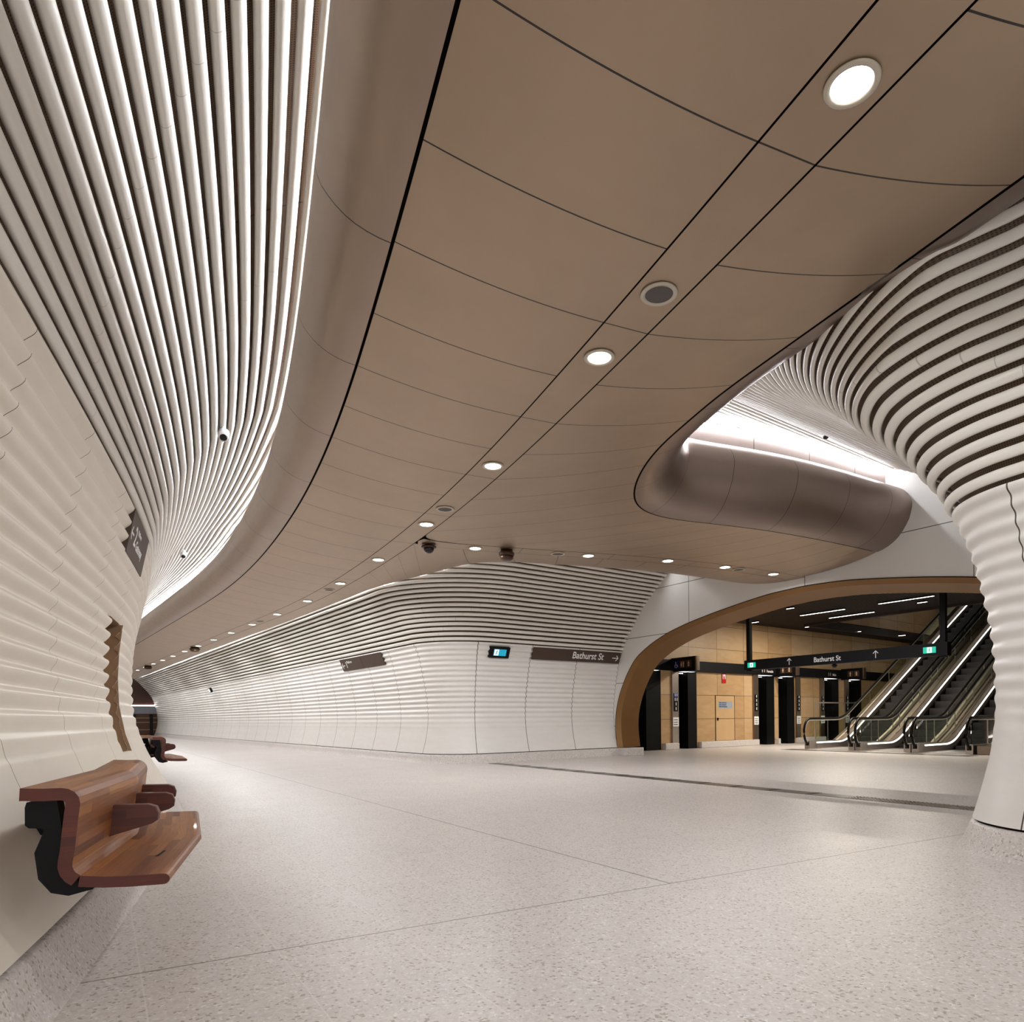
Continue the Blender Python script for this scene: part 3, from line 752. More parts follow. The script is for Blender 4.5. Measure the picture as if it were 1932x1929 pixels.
# ---- steel jamb panels carrying the small sign stacks
def tx(x,a,y=1340.):
    """t on the plane a=const seen at column x"""
    k=((x-1035)+.010*(1355-y))/1250.; Q=P0+a*A; return float((Q[0]-k*Q[1])/(k*T[1]-T[0]))
def ax(x,t,y=1340.):
    k=((x-1035)+.010*(1355-y))/1250.; Q=P0+t*T; return float((Q[0]-k*Q[1])/(k*A[1]-A[0]))
def disc(m,c,r,R,n=16,th=.002):
    V=[];
    for z in (0,th):
        for j in range(n): q=R@Vector((r*math.cos(2*math.pi*j/n),r*math.sin(2*math.pi*j/n),z)); V.append((c[0]+q[0],c[1]+q[1],c[2]+q[2]))
    m.add(V,[tuple(range(n))[::-1],tuple(range(n,2*n))]+[(i,(i+1)%n,n+(i+1)%n,n+i) for i in range(n)])
class Plate:
    """a sign frame: x = reading direction, y = up, z = out of the face"""
    def __init__(s,name,origin,xd,zd,w,h,mat,label,cat,group=None,th=.03,body=True,up=None):
        xd=Vector(xd).normalized(); zd=Vector(zd).normalized(); yd=zd.cross(xd).normalized(); zd=xd.cross(yd).normalized()
        s.M=Matrix((xd,yd,zd)).transposed().to_4x4(); s.M.translation=Vector(origin)
        s.root=empty(name); s.root.matrix_world=s.M; tag(s.root,label,cat,group)
        if body: s.box('panel',0,0,w,h,mat,-th,th)
    def box(s,name,x,y,w,h,mat,z=0.0,th=.003,parent=None):
        m=MB(); m.box((x+w/2,y+h/2,z+th/2),(w,h,th)); o=m.build(name,mat,parent or s.root); return o
    def poly(s,name,polys,mat,z=.001,th=.002,parent=None):
        m=MB()
        for P in polys: m.prism([(x,y,z) for x,y in P],[(x,y,z+th) for x,y in P])
        return m.build(name,mat,parent or s.root)
    def text(s,txt,x,y,size,mat,align='LEFT',z=.002,name='lettering',sx=1.0,parent=None):
        c=bpy.data.curves.new(name,'FONT'); c.body=txt; c.size=size; c.extrude=.0012; c.align_x=align; c.offset=size*.012
        o=bpy.data.objects.new(name,c); COL.objects.link(o)
        bpy.context.view_layer.update()
        me=bpy.data.meshes.new_from_object(o.evaluated_get(bpy.context.evaluated_depsgraph_get()))
        bpy.data.objects.remove(o); me.name=name
        for v in me.vertices: v.co=(v.co.x*sx+x,v.co.y+y,v.co.z+z)
        me.materials.clear(); me.materials.append(mat)
        return new_obj(name,me,parent or s.root)
    def arrow(s,cx,cy,L,ang,mat,wd=None,name='arrow'):
        wd=wd or L*.11; R=Matrix.Rotation(ang,2)
        def bar(p,q,w):
            p=Vector(p);q=Vector(q); d=(q-p).normalized(); n=Vector((-d.y,d.x))*w/2
            return [p+n,p-n,q-n,q+n]
        polys=[bar((-L/2,0),(L/2*.96,0),wd),bar((L/2,0),(L/2-L*.36,L*.36),wd),bar((L/2,0),(L/2-L*.36,-L*.36),wd)]
        out=[[tuple(R@Vector(v)+Vector((cx,cy))) for v in P] for P in polys]
        return s.poly(name,out,mat)
def person(cx,y,h,kind='m'):
    """simple standing figure as polygons"""
    w=h*.2; P=[]
    P.append([(cx+h*.09*math.cos(t*math.pi/5),y+h*.9+h*.09*math.sin(t*math.pi/5)) for t in range(10)])
    if kind=='m': P+= [[(cx-w/2,y+h*.42),(cx+w/2,y+h*.42),(cx+w*.8,y+h*.78),(cx-w*.8,y+h*.78)],[(cx-w/2,y),(cx-w*.08,y),(cx-w*.08,y+h*.45),(cx-w/2,y+h*.45)],[(cx+w*.08,y),(cx+w/2,y),(cx+w/2,y+h*.45),(cx+w*.08,y+h*.45)]]
    elif kind=='f': P+= [[(cx-w*1.0,y+h*.28),(cx+w*1.0,y+h*.28),(cx+w*.5,y+h*.78),(cx-w*.5,y+h*.78)],[(cx-w*.4,y),(cx-w*.08,y),(cx-w*.08,y+h*.3),(cx-w*.4,y+h*.3)],[(cx+w*.08,y),(cx+w*.4,y),(cx+w*.4,y+h*.3),(cx+w*.08,y+h*.3)]]
    elif kind=='c': P+= [[(cx-w,y+h*.5),(cx+w,y+h*.5),(cx+w*.7,y+h*.78),(cx-w*.7,y+h*.78)],[(cx-w*.7,y+h*.1),(cx+w*.7,y+h*.1),(cx+w*.9,y+h*.4),(cx-w*.9,y+h*.4)]]
    return P
def running(x,y,h):
    b=lambda p,q,w:(lambda d,n:[tuple(p+n),tuple(p-n),tuple(q-n),tuple(q+n)])(*(lambda d:(d,Vector((-d.y,d.x))*w/2))((q-p).normalized()))
    v=lambda a,c:Vector((x+a*h,y+c*h)); w=h*.11
    return [[tuple(v(.12,.9)+Vector((math.cos(k*math.pi/5),math.sin(k*math.pi/5)))*h*.08) for k in range(10)],
        b(v(.08,.8),v(-.02,.45),w*1.4),b(v(.06,.75),v(.25,.6),w*.8),b(v(.05,.75),v(-.18,.62),w*.8),b(v(-.02,.47),v(.16,.28),w),b(v(.16,.3),v(.12,.02),w),b(v(-.02,.47),v(-.1,.22),w),b(v(-.1,.24),v(-.3,.2),w)]
M['green']=emit('green exit panel',(.01,.55,.36,1),.30); M['white_lit']=emit('lit white',(1,1,1,1),.35)
M['cyan']=emit('cyan exit panel',(.01,.38,.55,1),.26)
M['blue']=simple('blue sign',srgb(16,26,120),.4); M['brown_icon']=simple('brown icon',srgb(70,50,38),.4); M['cream_icon']=simple('cream icon',srgb(225,205,180),.5)
M['bluesign']=emit('lit blue sign',(.02,.25,.6,1),.2)
def jamb_panel(a0,a1,blue,label):
    r=empty('sign_column',H3((a0+a1)/2,TW+.03,.2)); tag(r,label,'sign column','steel sign columns beside the hall entrances')
    inv=Matrix.Translation(Vector(H3((a0+a1)/2,TW+.03,.2))).inverted()
    def b(name,x0,x1,z0,z1,mat,t0=TW,t1=TW+.06):
        o=hbox(name,x0,x1,t0,t1,z0,z1,mat); o.parent=r; o.matrix_parent_inverse=inv; return o
    b('panel',a0,a1,.2,2.4,M['steel'] if blue else M['steel_brown'])
    am=(a0+a1)/2; w=(a1-a0)*.6
    b('icon_stack',am-w/2,am+w/2,1.16,1.72,M['black'],TW,TW+.075)
    if blue: b('blue_icon',am-w/2,am+w/2,1.56,1.72,M['blue'],TW,TW+.078)
    for k in range(4):
        z=1.20+.14*k
        for dx in ((-.04,.04) if blue and k>1 else (0,)):
            b('icon',am+dx-.015,am+dx+.015,z,z+.09,M['white_paint'],TW,TW+.082)
    b('braille_plate',a0+.01,a1-.01,.70,.98,M['white_paint'],TW,TW+.07)
    for k in range(3): b('print_line',a0+.04,a1-.06,.75+.07*k,.77+.07*k,M['black'],TW,TW+.073)
jamb_panel(3.26,3.53,True,'pale steel column with blue and black icon stack left of the second doorway')
jamb_panel(7.20,7.46,False,'brown steel column with black icon stack right of the fire hose cupboard')
jamb_panel(9.66,9.92,False,'brown steel column with black icon stack just left of the first escalator')
jamb_panel(11.2,11.46,False,'brown steel column with icon stack seen through the first escalator glass')
jamb_panel(12.9,13.16,False,'brown steel column with icon stack furthest behind the first escalator')
# ---- fire hose cupboard
r=empty('hose_cupboard',H3(5.77,TW,.2)); tag(r,'sandstone faced fire hose reel cupboard door with grey notice','cupboard door')
inv=Matrix.Translation(Vector(H3(5.77,TW,.2))).inverted()
def hb(name,*a): o=hbox(name,*a); o.parent=r; o.matrix_parent_inverse=inv; return o
hb('door',5.30,6.23,TW,TW+.012,.21,1.665,simple('sandstone door face',srgb(196,162,120),.45,0,.15,1.5)); hb('joint',5.30,6.23,TW,TW+.0125,.915,.925,M['dark'])
m=MB()
for (a0,a1,z0,z1) in ((5.285,5.30,.2,1.68),(6.23,6.245,.2,1.68),(5.285,6.245,1.665,1.68),(5.285,6.245,.915,.925)): m.box(H3((a0+a1)/2,TW+.008,(z0+z1)/2),(a1-a0,.02,z1-z0),RA)
o=m.build('reveal_gap',M['dark'],r); o.matrix_parent_inverse=inv
hb('latch',5.36,5.41,TW+.01,TW+.035,.86,.95,M['black'])
pn=Plate('notice',H3(5.43,TW+.014,1.25),A.tolist()+[0],T.tolist()+[0],.70,.23,M['white_paint'],'x','x'); 
pm=pn.root; del pm['label'],pm['category']; pm.name='notice'
M['grey_plate']=simple('grey notice',srgb(150,160,170),.5)
for c in pm.children: c.data.materials[0]=M['grey_plate']
for k,tx_ in enumerate(('FIRE HOSE REEL','FIRE HYDRANT','FIRE EXTINGUISHER')): pn.text(tx_,.04,.165-.062*k,.055,M['blue'],sx=.95 if k<2 else .8)
mw=pm.matrix_world.copy(); 
# notice becomes a part of the cupboard: join its pieces
def flatten(root_from, parent, name, inv):
    outs=[]
    for c in list(root_from.children):
        me=c.data; me.transform(mw); c.parent=parent; c.matrix_parent_inverse=inv; c.matrix_basis=Matrix(); outs.append(c)
    bpy.data.objects.remove(root_from); return outs
outs=flatten(pm,r,'notice',inv); outs[0].name='notice_plate'
for c in outs[1:]: c.name='notice_lettering'
# red hose reel sign above
pr=Plate('hose_sign',H3(5.62,TW+.02,2.08),A.tolist()+[0],T.tolist()+[0],.20,.31,simple('red sign',srgb(190,20,28),.4),'small red fire hose reel sign fixed above the hose cupboard door','sign',th=.012)
pr.poly('pictogram',[[(.03,.13),(.06,.13),(.06,.28),(.03,.28)],[(.08,.22),(.17,.22),(.17,.28),(.08,.28)],[(.13,.13),(.17,.13),(.17,.22),(.13,.22)]],M['white_paint'])
# ================================================================ projecting blade signs over the doorways
def blade(a,t1,label,icons,blue=None,name='blade_sign'):
    L=t1-TW; pl=Plate(name,H3(a,TW,2.36),(T[0],T[1],0),(-A[0],-A[1],0),L,.42,M['black'],label,'sign',th=.14)
    w=.22; x=L-.16-w*len(icons)*1.12
    pl.box('end_cap',L-.05,-.0,.05,.42,M['steel_brown'],-.145,.15)
    for k,(kind,m_) in enumerate(icons):
        xx=x+k*w*1.12
        pl.box('icon_tile',xx,.10,w,w,m_,0,.004)
        if kind=='a':   # wheelchair
            P=[[(xx+w*.42+w*.07*math.cos(q*math.pi/5),.10+w*.82+w*.07*math.sin(q*math.pi/5)) for q in range(10)]]
            P.append([(xx+w*.38,.10+w*.4),(xx+w*.46,.10+w*.4),(xx+w*.46,.10+w*.74),(xx+w*.38,.10+w*.74)])
            P.append([(xx+w*.42,.10+w*.4),(xx+w*.70,.10+w*.4),(xx+w*.70,.10+w*.47),(xx+w*.42,.10+w*.47)])
            P.append([(xx+w*.66,.10+w*.47),(xx+w*.72,.10+w*.47),(xx+w*.84,.10+w*.2),(xx+w*.78,.10+w*.2)])
            for q in range(9):
                t0=math.radians(120+q*26); t2=math.radians(120+q*26+27); c=(xx+w*.44,.10+w*.3)
                P.append([(c[0]+w*.24*math.cos(t0),c[1]+w*.24*math.sin(t0)),(c[0]+w*.24*math.cos(t2),c[1]+w*.24*math.sin(t2)),(c[0]+w*.18*math.cos(t2),c[1]+w*.18*math.sin(t2)),(c[0]+w*.18*math.cos(t0),c[1]+w*.18*math.sin(t0))])
            pl.poly('icon',P,M['white_paint'],.004)
        elif kind=='p': pl.poly('icon',person(xx+w*.32,.12,w*.8,'f')+person(xx+w*.7,.12,w*.8,'m'),M['cream_icon'],.004)
        else: pl.poly('icon',person(xx+w*.5,.12,w*.8,kind),M['cream_icon'],.004)
    if blue: pl.box('blue_tile',blue[0],.13,blue[1],.19,M['bluesign'],0,.005)
    return pl
br=M['brown_icon']
b1=blade(3.3,-.22,'black sign arm with wheelchair, toilet and baby icons left of the hose cupboard',[('a',M['blue']),('p',br),('c',br)])
b1.box('blue_tile',-.42,.13,.14,.19,M['bluesign'],0,.005)
blade(8.4,-.28,'black sign arm with female and baby icons under the hanging street sign',[('f',br),('c',br)])
blade(12.7,-.28,'black sign arm with male and baby icons right of the hanging sign centre',[('m',br),('c',br)])
# lettering on the header beam
pl=Plate('beam_sign',H3(7.55,TW+.1,2.44),(A[0],A[1],0),(T[0],T[1],0),.9,.2,M['black'],'dark sign strip reading Female on the beam above the middle doorway pair','sign',th=.01)
pl.text('Female',.32,.05,.13,M['white_paint']); pl.poly('icon',person(.08,.04,.13,'f'),M['cream_icon'],.001); pl.poly('icon',person(.2,.04,.13,'c'),M['cream_icon'],.001)
pl=Plate('beam_sign',H3(11.6,TW+.1,2.44),(A[0],A[1],0),(T[0],T[1],0),.8,.2,M['black'],'dark sign strip reading Male on the beam above the far doorway pair','sign',th=.01)
pl.text('Male',.34,.05,.13,M['white_paint']); pl.poly('icon',person(.08,.04,.13,'m'),M['cream_icon'],.001); pl.poly('icon',person(.2,.04,.13,'c'),M['cream_icon'],.001)
# ================================================================ hanging street sign
ah=2.0; t0=tx(1404,ah,1256); t1=tx(1788,ah,1225)
pl=Plate('hanging_sign',H3(ah,t0,2.13),(T[0],T[1],0),(-A[0],-A[1],0),t1-t0,.245,M['black'],'long black hanging sign reading Bathurst St inside the bronze arch','hanging sign',th=.14)
for xp in (1410,1777):
    o=hbox('pole',ah+.02,ah+.12,tx(xp,ah,1200)-.05,tx(xp,ah,1200)+.05,2.1,4.1,M['black']); o.parent=pl.root; o.matrix_parent_inverse=pl.M.inverted()
pl.box('end_block',t1-t0-.17,-.01,.17,.265,M['black'],-.15,.165)
pl.text('Bathurst St',tx(1535,ah,1245)-t0,.065,.155,M['sign_text'],sx=.93)
pl.arrow(tx(1489,ah,1249)-t0,.125,.15,math.pi/2,M['sign_text']); pl.arrow(tx(1652,ah,1235)-t0,.125,.15,math.pi/2,M['sign_text'])
for x0,x1,nm in ((1410.5,1425.5,'exit_panel'),(1742,1766,'exit_panel')):
    a0=tx(x0,ah,1250)-t0; a1=tx(x1,ah,1250)-t0; pl.box(nm,a0,.06,a1-a0,.12,M['green'],0,.006)
    c=(a0+a1)/2; pl.box('exit_field',c-.045,.066,.09,.108,M['white_lit'],0,.008); pl.poly('running_figure',running(c-.0,.072,.095),M['green'],.009)
# small ball camera under the hanging sign
def dome(name,loc,r,label,cat,mat_body,mat_ball,group=None):
    root=empty(name,loc); tag(root,label,cat,group)
    m=MB(); m.lathe([(r*.7,.0),(r*.7,-.3*r),(r*1.15,-.34*r),(r*1.2,-.5*r),(r*.9,-.62*r)],n=24); m.build('housing',mat_body,root,True)
    m=MB(); m.lathe([(r*.85*math.cos(q),-.6*r-r*.85*math.sin(q)) for q in np.linspace(0,math.pi/2*.98,8)],n=24); m.build('dome',mat_ball,root,True)
    return root
p=H3(ah+.05,(tx(1572,ah,1258)),2.124); dome('dome_camera',p,.06,'small dark dome camera under the middle of the hanging street sign','camera',M['black'],M['black_glass'])
# ================================================================ signs on the ribbed walls
def wall_pt(at,place,base,s,u,off):
    w,z=at(np.array([u-.01,u,u+.01])); dw=w[:,2]-w[:,0]; dz=z[:,2]-z[:,0]; l=np.hypot(dw,dz); P=place((w[:,1]+off*dz/l)[:,None],(z[:,1]-off*dw/l)[:,None])[:,0]
    return Vector([float(np.interp(s,base[:,4],P[:,k])) for k in range(3)])
def wall_sign(name,which,s_start,s_end,u0,u1,mat,label,cat,off=.03,th=.05):
    at,place,base={'l':(at_l,place_l,BL0),'r':(at_r,place_r,BR0)}[which]
    p0=wall_pt(at,place,base,s_start,u0,off); p1=wall_pt(at,place,base,s_end,u0,off); q0=wall_pt(at,place,base,s_start,u1,off)
    x=(p1-p0); y=(q0-p0); z=x.cross(y)
    make_wall.sw=None
    return Plate(name,p0,x,z,x.length,y.length,mat,label,cat,th=th), x.length, y.length
make_wall_sw=make_wall.sw
pl,L,Hh=wall_sign('wall_sign','l',4.42,5.62,-.40,-.03,M['sign_brown'],'brown sign plate with arrow, 2, Platform and Gateway set in the left ribbed wall','sign')
pl.arrow(.12,Hh*.5,.15,math.pi,M['sign_text']); pl.text('2',.24,Hh*.32,.24,M['sign_text'])
pl.text('Platform',.40,Hh*.66,.065,M['sign_text']); pl.text('Gateway',.40,Hh*.30,.12,M['sign_text'])
pl,L,Hh=wall_sign('wall_sign','r',10.05,7.35,-.36,-.02,M['sign_brown'],'brown sign plate with arrow, 1 and Platform on the far ribbed wall','sign')
pl.arrow(.16,Hh*.45,.2,math.pi,M['sign_text']); pl.text('1',.32,Hh*.25,.24,M['sign_text']); pl.text('Platform',.44,Hh*.60,.10,M['sign_text'])
pl.box('panel_joint',L*.52,0,.008,Hh,M['dark'],0,.002)
pl,L,Hh=wall_sign('wall_sign','r',2.78,.03,-.33,-.03,M['sign_brown'],'long brown sign plate reading Bathurst St with arrow beside the arch','sign')
pl.text('Bathurst St',L-1.57,Hh*.27,.24,M['sign_text'],sx=.93); pl.arrow(L-.17,Hh*.48,.2,0,M['sign_text'])
pl,L,Hh=wall_sign('exit_sign','r',3.95,3.43,-.34,-.08,M['black'],'small black box exit sign with cyan running figure and arrow','exit sign',off=.05,th=.09)
pl.box('exit_panel',L*.2,Hh*.2,L*.62,Hh*.6,M['cyan'],0,.004); pl.box('exit_field',L*.22,Hh*.22,L*.22,Hh*.56,M['white_lit'],0,.006)
pl.poly('running_figure',running(L*.33,Hh*.24,Hh*.5),M['cyan'],.007); pl.arrow(L*.63,Hh*.5,L*.28,0,M['white_lit'])
# tiny exit boxes far down the wall
for s_,lab in ((25.75,'tiny lit exit box half way down the far ribbed wall'),(45.8,'tiny lit exit box at the furthest end of the ribbed wall')):
    pl,L,Hh=wall_sign('exit_sign','r',s_+.15,s_-.15,-.33,-.08,M['black'],lab,'exit sign',off=.25,th=.1)
    pl.box('exit_panel',.03,.03,L-.06,Hh-.06,M['white_lit'],0,.004)
make_wall.sw=None
# ================================================================ downlights, speakers and ceiling devices
def downlight(loc,label,group,power=DOWNLIGHT_W,light=True):
    r=empty('downlight',loc); tag(r,label,'downlight',group)
    m=MB(); m.lathe([(.086,.004),(.112,.004),(.118,-.004),(.112,-.009),(.090,-.009),(.086,.002)],n=32); m.build('trim_ring',M['trim'],r,True)
    m=MB(); m.lathe([(.001,-.0035),(.086,-.0035),(.086,-.002),(.001,-.002)],n=32); m.build('lens',M['lens'],r,False)
    if light:
        ld=bpy.data.lights.new('downlight_lamp','SPOT'); ld.energy=power; ld.spot_size=math.radians(172); ld.spot_blend=.35; ld.shadow_soft_size=.08; ld.color=(1,.98,.975)
        lo=bpy.data.objects.new('downlight_lamp',ld); COL.objects.link(lo); lo.parent=r; lo.location=(0,0,-.03)
    return r
LS=[-7.08,-4.72,-2.36,0.0,2.36,4.73,7.14,9.5,11.82,14.18,16.55,18.82,21.08,23.3,25.6,27.95,30.3,32.65,35.0,37.4,39.8,42.2,44.6,47.0]
desc={0.0:'large dazzling round downlight at the top right of the bronze ceiling',2.36:'round downlight just beyond the nearest speaker disc on the bronze strip',4.73:'third round downlight from the top along the bronze strip',7.14:'round downlight just past the second speaker disc, above the dome camera'}
for s_ in LS:
    p=strip(s_); lab=desc.get(s_,'small round downlight in the distant run of the narrow bronze strip')
    downlight((p[0],p[1],HS+EYE-.004),lab,None if s_ in desc else 'distant downlights on the bronze strip',light=True,power=DOWNLIGHT_W*(2 if s_>20 else 1) if (s_<=20 or LS.index(s_)%2==0) else 0.01)
BL=[(-1.14,10.66,2.745,'first round downlight on the cross strip, right of the dome camera'),(.72,11.15,2.735,'second downlight on the cross strip, above the long street name plate'),(2.11,11.38,2.73,'middle downlight on the cross strip above the top corner of the tubes'),(3.23,11.9,2.70,'second last downlight toward the white wall on the cross strip'),(4.33,12.45,2.69,'last downlight on the cross strip, nearest the white arch wall')]
for x,y,z,lab in BL:
    k=np.argmin(np.hypot(*(BRC-np.array([x,y])).T)); c=BRC[k]
    downlight((c[0]*.7+x*.3,c[1]*.7+y*.3,brz[k]+EYE-.004),lab,None)
def speaker(loc,label,group=None):
    r=empty('ceiling_speaker',loc); tag(r,label,'ceiling speaker',group)
    m=MB(); m.lathe([(.085,.004),(.116,.004),(.122,-.004),(.116,-.010),(.092,-.010),(.088,.002)],n=36); m.build('rim',M['trim'],r,True)
    m=MB(); m.lathe([(.001,-.005),(.09,-.005),(.09,-.003),(.001,-.003)],n=36); m.build('grille',M['speaker'],r)
for s_,lab in ((1.54,'grey round ceiling speaker nearest the camera on the bronze strip'),(6.37,'round ceiling speaker between third and fourth downlights'),(12.59,'small round ceiling speaker far along the bronze strip'),(18.09,'tiny round ceiling speaker furthest along the bronze strip')):
    p=strip(s_); speaker((p[0],p[1],HS+EYE-.004),lab)
for x,y,lab in ((.14,10.99,'small speaker disc on the cross strip left of its second downlight'),(3.57,12.12,'small speaker disc on the cross strip near the white wall')):
    k=np.argmin(np.hypot(*(BRC-np.array([x,y])).T)); speaker((BRC[k][0],BRC[k][1],brz[k]+EYE-.004),lab)
M['brown_dome']=simple('brown housing',srgb(66,44,28),.35,.3)
dome('dome_camera',(-1.86,10.44,HS+EYE+.005),.10,'brown dome camera hanging where the two bronze strips meet','camera',M['brown_dome'],M['black_glass'])
def pod(loc,r,label):
    root=empty('sensor_pod',loc); tag(root,label,'sensor')
    m=MB(); m.lathe([(r*.8,.0),(r*.85,-.04),(r*1.05,-.05),(r*1.08,-.075),(r*.98,-.10)],n=28); m.build('mount',M['brown_dome'],root,True)
    m=MB(); m.lathe([(r*.97,-.10),(r*.85,-.15),(r*.6,-.17),(.001,-.175)],n=28); m.build('cap',M['brown_dome'],root,True)
k=np.argmin(np.hypot(*(BRC-np.array([-.70,10.78])).T)); pod((BRC[k][0],BRC[k][1],brz[k]+EYE+.004),.12,'brown round sensor pod under the cross strip, above the far signs')
for s_,lab in ((26.2,'small dark sensor pod hanging under the distant bronze strip'),(36.5,'darkest tiny sensor pod furthest down the bronze strip')):
    p=strip(s_,.0); pod((p[0],p[1],HS+EYE+.002),.17,lab)
# little white cameras on the vaults
def vault_cam(loc,look,label):
    root=empty('vault_camera',loc); tag(root,label,'camera')
    d=Vector(look).normalized(); R=d.to_track_quat('Z','Y').to_matrix()
    m=MB(); m.tube([(0,0,.0),(0,0,.10)],.018,8); m.build('stem',M['white_paint'],root,True)
    m=MB(); m.lathe([(.001,-.05),(.05,-.05),(.056,-.03),(.056,.05),(.04,.075),(.001,.08)],n=16,R=R); m.build('body',M['white_paint'],root,True)
    m=MB(); m.lathe([(.001,-.056),(.036,-.056),(.036,-.05),(.001,-.05)],n=16,R=R); m.build('eye',M['black_glass'],root)
def vault_at(at,place,base,s,u,off): return wall_pt(at,place,base,s,u,off)
vault_cam(wall_pt(at_l,place_l,BL0,5.75,1.42,.08),(-.2,.5,.6),'small white camera hanging in the left ribbed vault near the bright cove')
vault_cam(wall_pt(at_l,place_l,BL0,12.6,1.6,.08),(-.2,.5,.6),'tiny white camera in the distant left vault beside the cove light')
vault_cam((4.17,9.87,5.18),(.1,.3,.6),'small white camera under the ribbed vault above the curled bulkhead end')
# ================================================================ linear lamps in the hall
def lin(x0,y0,x1,y1,label,w=.05,group=None,emitter=True):
    z=4.06
    def q(x,y):
        u=(x-1035)+.010*(1355-y); v=(1355-y)-.010*(x-1035); Y=1250*(z-EYE)/v; return Vector((u*Y/1250,Y,z))
    a,b=q(x0,y0),q(x1,y1); c=(a+b)/2; tl=(b-a).length
    r=empty('linear_lamp',c); tag(r,label,'ceiling lamp',group)
    Rt=Matrix.Rotation(math.atan2(T[1],T[0]),3,'Z')
    m=MB(); m.box((0,0,.012),(tl+.03,w+.03,.03),Rt); m.build('housing',M['black'],r)
    m=MB(); m.box((0,0,-.004),(tl,w,.006),Rt); m.build('diffuser',M['led_hall'],r)
    if emitter:
        ld=bpy.data.lights.new('linear_lamp_light','AREA'); ld.shape='RECTANGLE'; ld.size=tl; ld.size_y=w; ld.energy=32*tl; ld.color=(1,.90,.76)
        lo=bpy.data.objects.new('linear_lamp_light',ld); COL.objects.link(lo); lo.parent=r; lo.location=(0,0,-.02); lo.rotation_euler=(0,0,math.atan2(T[1],T[0]))
lin(1510.5,1162,1593.6,1149.8,'long white linear lamp, left of the three in the slatted hall ceiling')
lin(1565.5,1166.7,1648.7,1155,'long white linear lamp, middle of the three in the slatted hall ceiling')
lin(1658.8,1140,1761,1124.5,'long white linear lamp, right of the three in the slatted hall ceiling')
for k,(a_,b_,c_,d_) in enumerate(((1483,1149,1499,1147.5),(1730.7,1138,1749.5,1135.8),(1418,1175.4,1431.4,1173.7),(1518.7,1183.8,1531,1182.6),(1611,1192.7,1625,1191.8),(1695,1200,1708.4,1199))):
    lin(a_,b_,c_,d_,'short dash of light in the dark slatted hall ceiling',.04,'short ceiling lamps in the hall',False)
dome('dome_camera',H3(tx and 4.0,tx(1672,4.0,1120),4.08),.11,'dark dome camera on the hall ceiling left of the right hand pole','camera',M['black'],M['black_glass'])
# ================================================================ escalators
def rail_path(a0,flat,n=16,rise=12.):
    """(a,z) of the deck line: level, then 30 degrees"""
    P=[(a0,0.)]
    R=1.5; c=a0+flat
    for k in range(n+1):
        th=math.radians(30)*k/n; P.append((c+R*math.sin(th),R*(1-math.cos(th))))
    a,z=P[-1]; P.append((a+rise,z+rise*math.tan(math.radians(30))))
    return P
def strip_mesh(name,path,t0,t1,zlo,zhi,mat,parent,inv):
    """a bar following the path between t0 and t1, from zlo to zhi above it"""
    m=MB(); n=len(path)
    V=[];F=[]
    for a,z in path:
        for (t,zz) in ((t0,zlo),(t1,zlo),(t1,zhi),(t0,zhi)): V.append(H3(a,t,z+zz))
    for k in range(n-1):
        for j in range(4): F.append((4*k+j,4*k+(j+1)%4,4*k+4+(j+1)%4,4*k+4+j))
    F+= [(0,1,2,3),(4*n-4,4*n-3,4*n-2,4*n-1)]
    o=mk(name,V,F,mat); o.parent=parent; o.matrix_parent_inverse=inv; return o
M['glass']=None
m,nt,p=new_mat('balustrade glass'); p.inputs['Base Color'].default_value=(.86,.93,.88,1); p.inputs['Roughness'].default_value=.02; p.inputs['Transmission Weight'].default_value=1.0; p.inputs['IOR'].default_value=1.05; p.inputs['Specular IOR Level'].default_value=.9; M['glass']=m
M['step']=simple('escalator steps',(.012,.009,.008,1),.6,.0)
M['cladding_dark']=simple('dark bronze side cladding',srgb(96,60,38),.3,.7,.15,2.)
M['cladding_steel']=simple('pale bronze side cladding',srgb(196,180,162),.42,.3,.1,2.)
M['guide']=simple('polished guide',(.8,.76,.7,1),.3,.4)
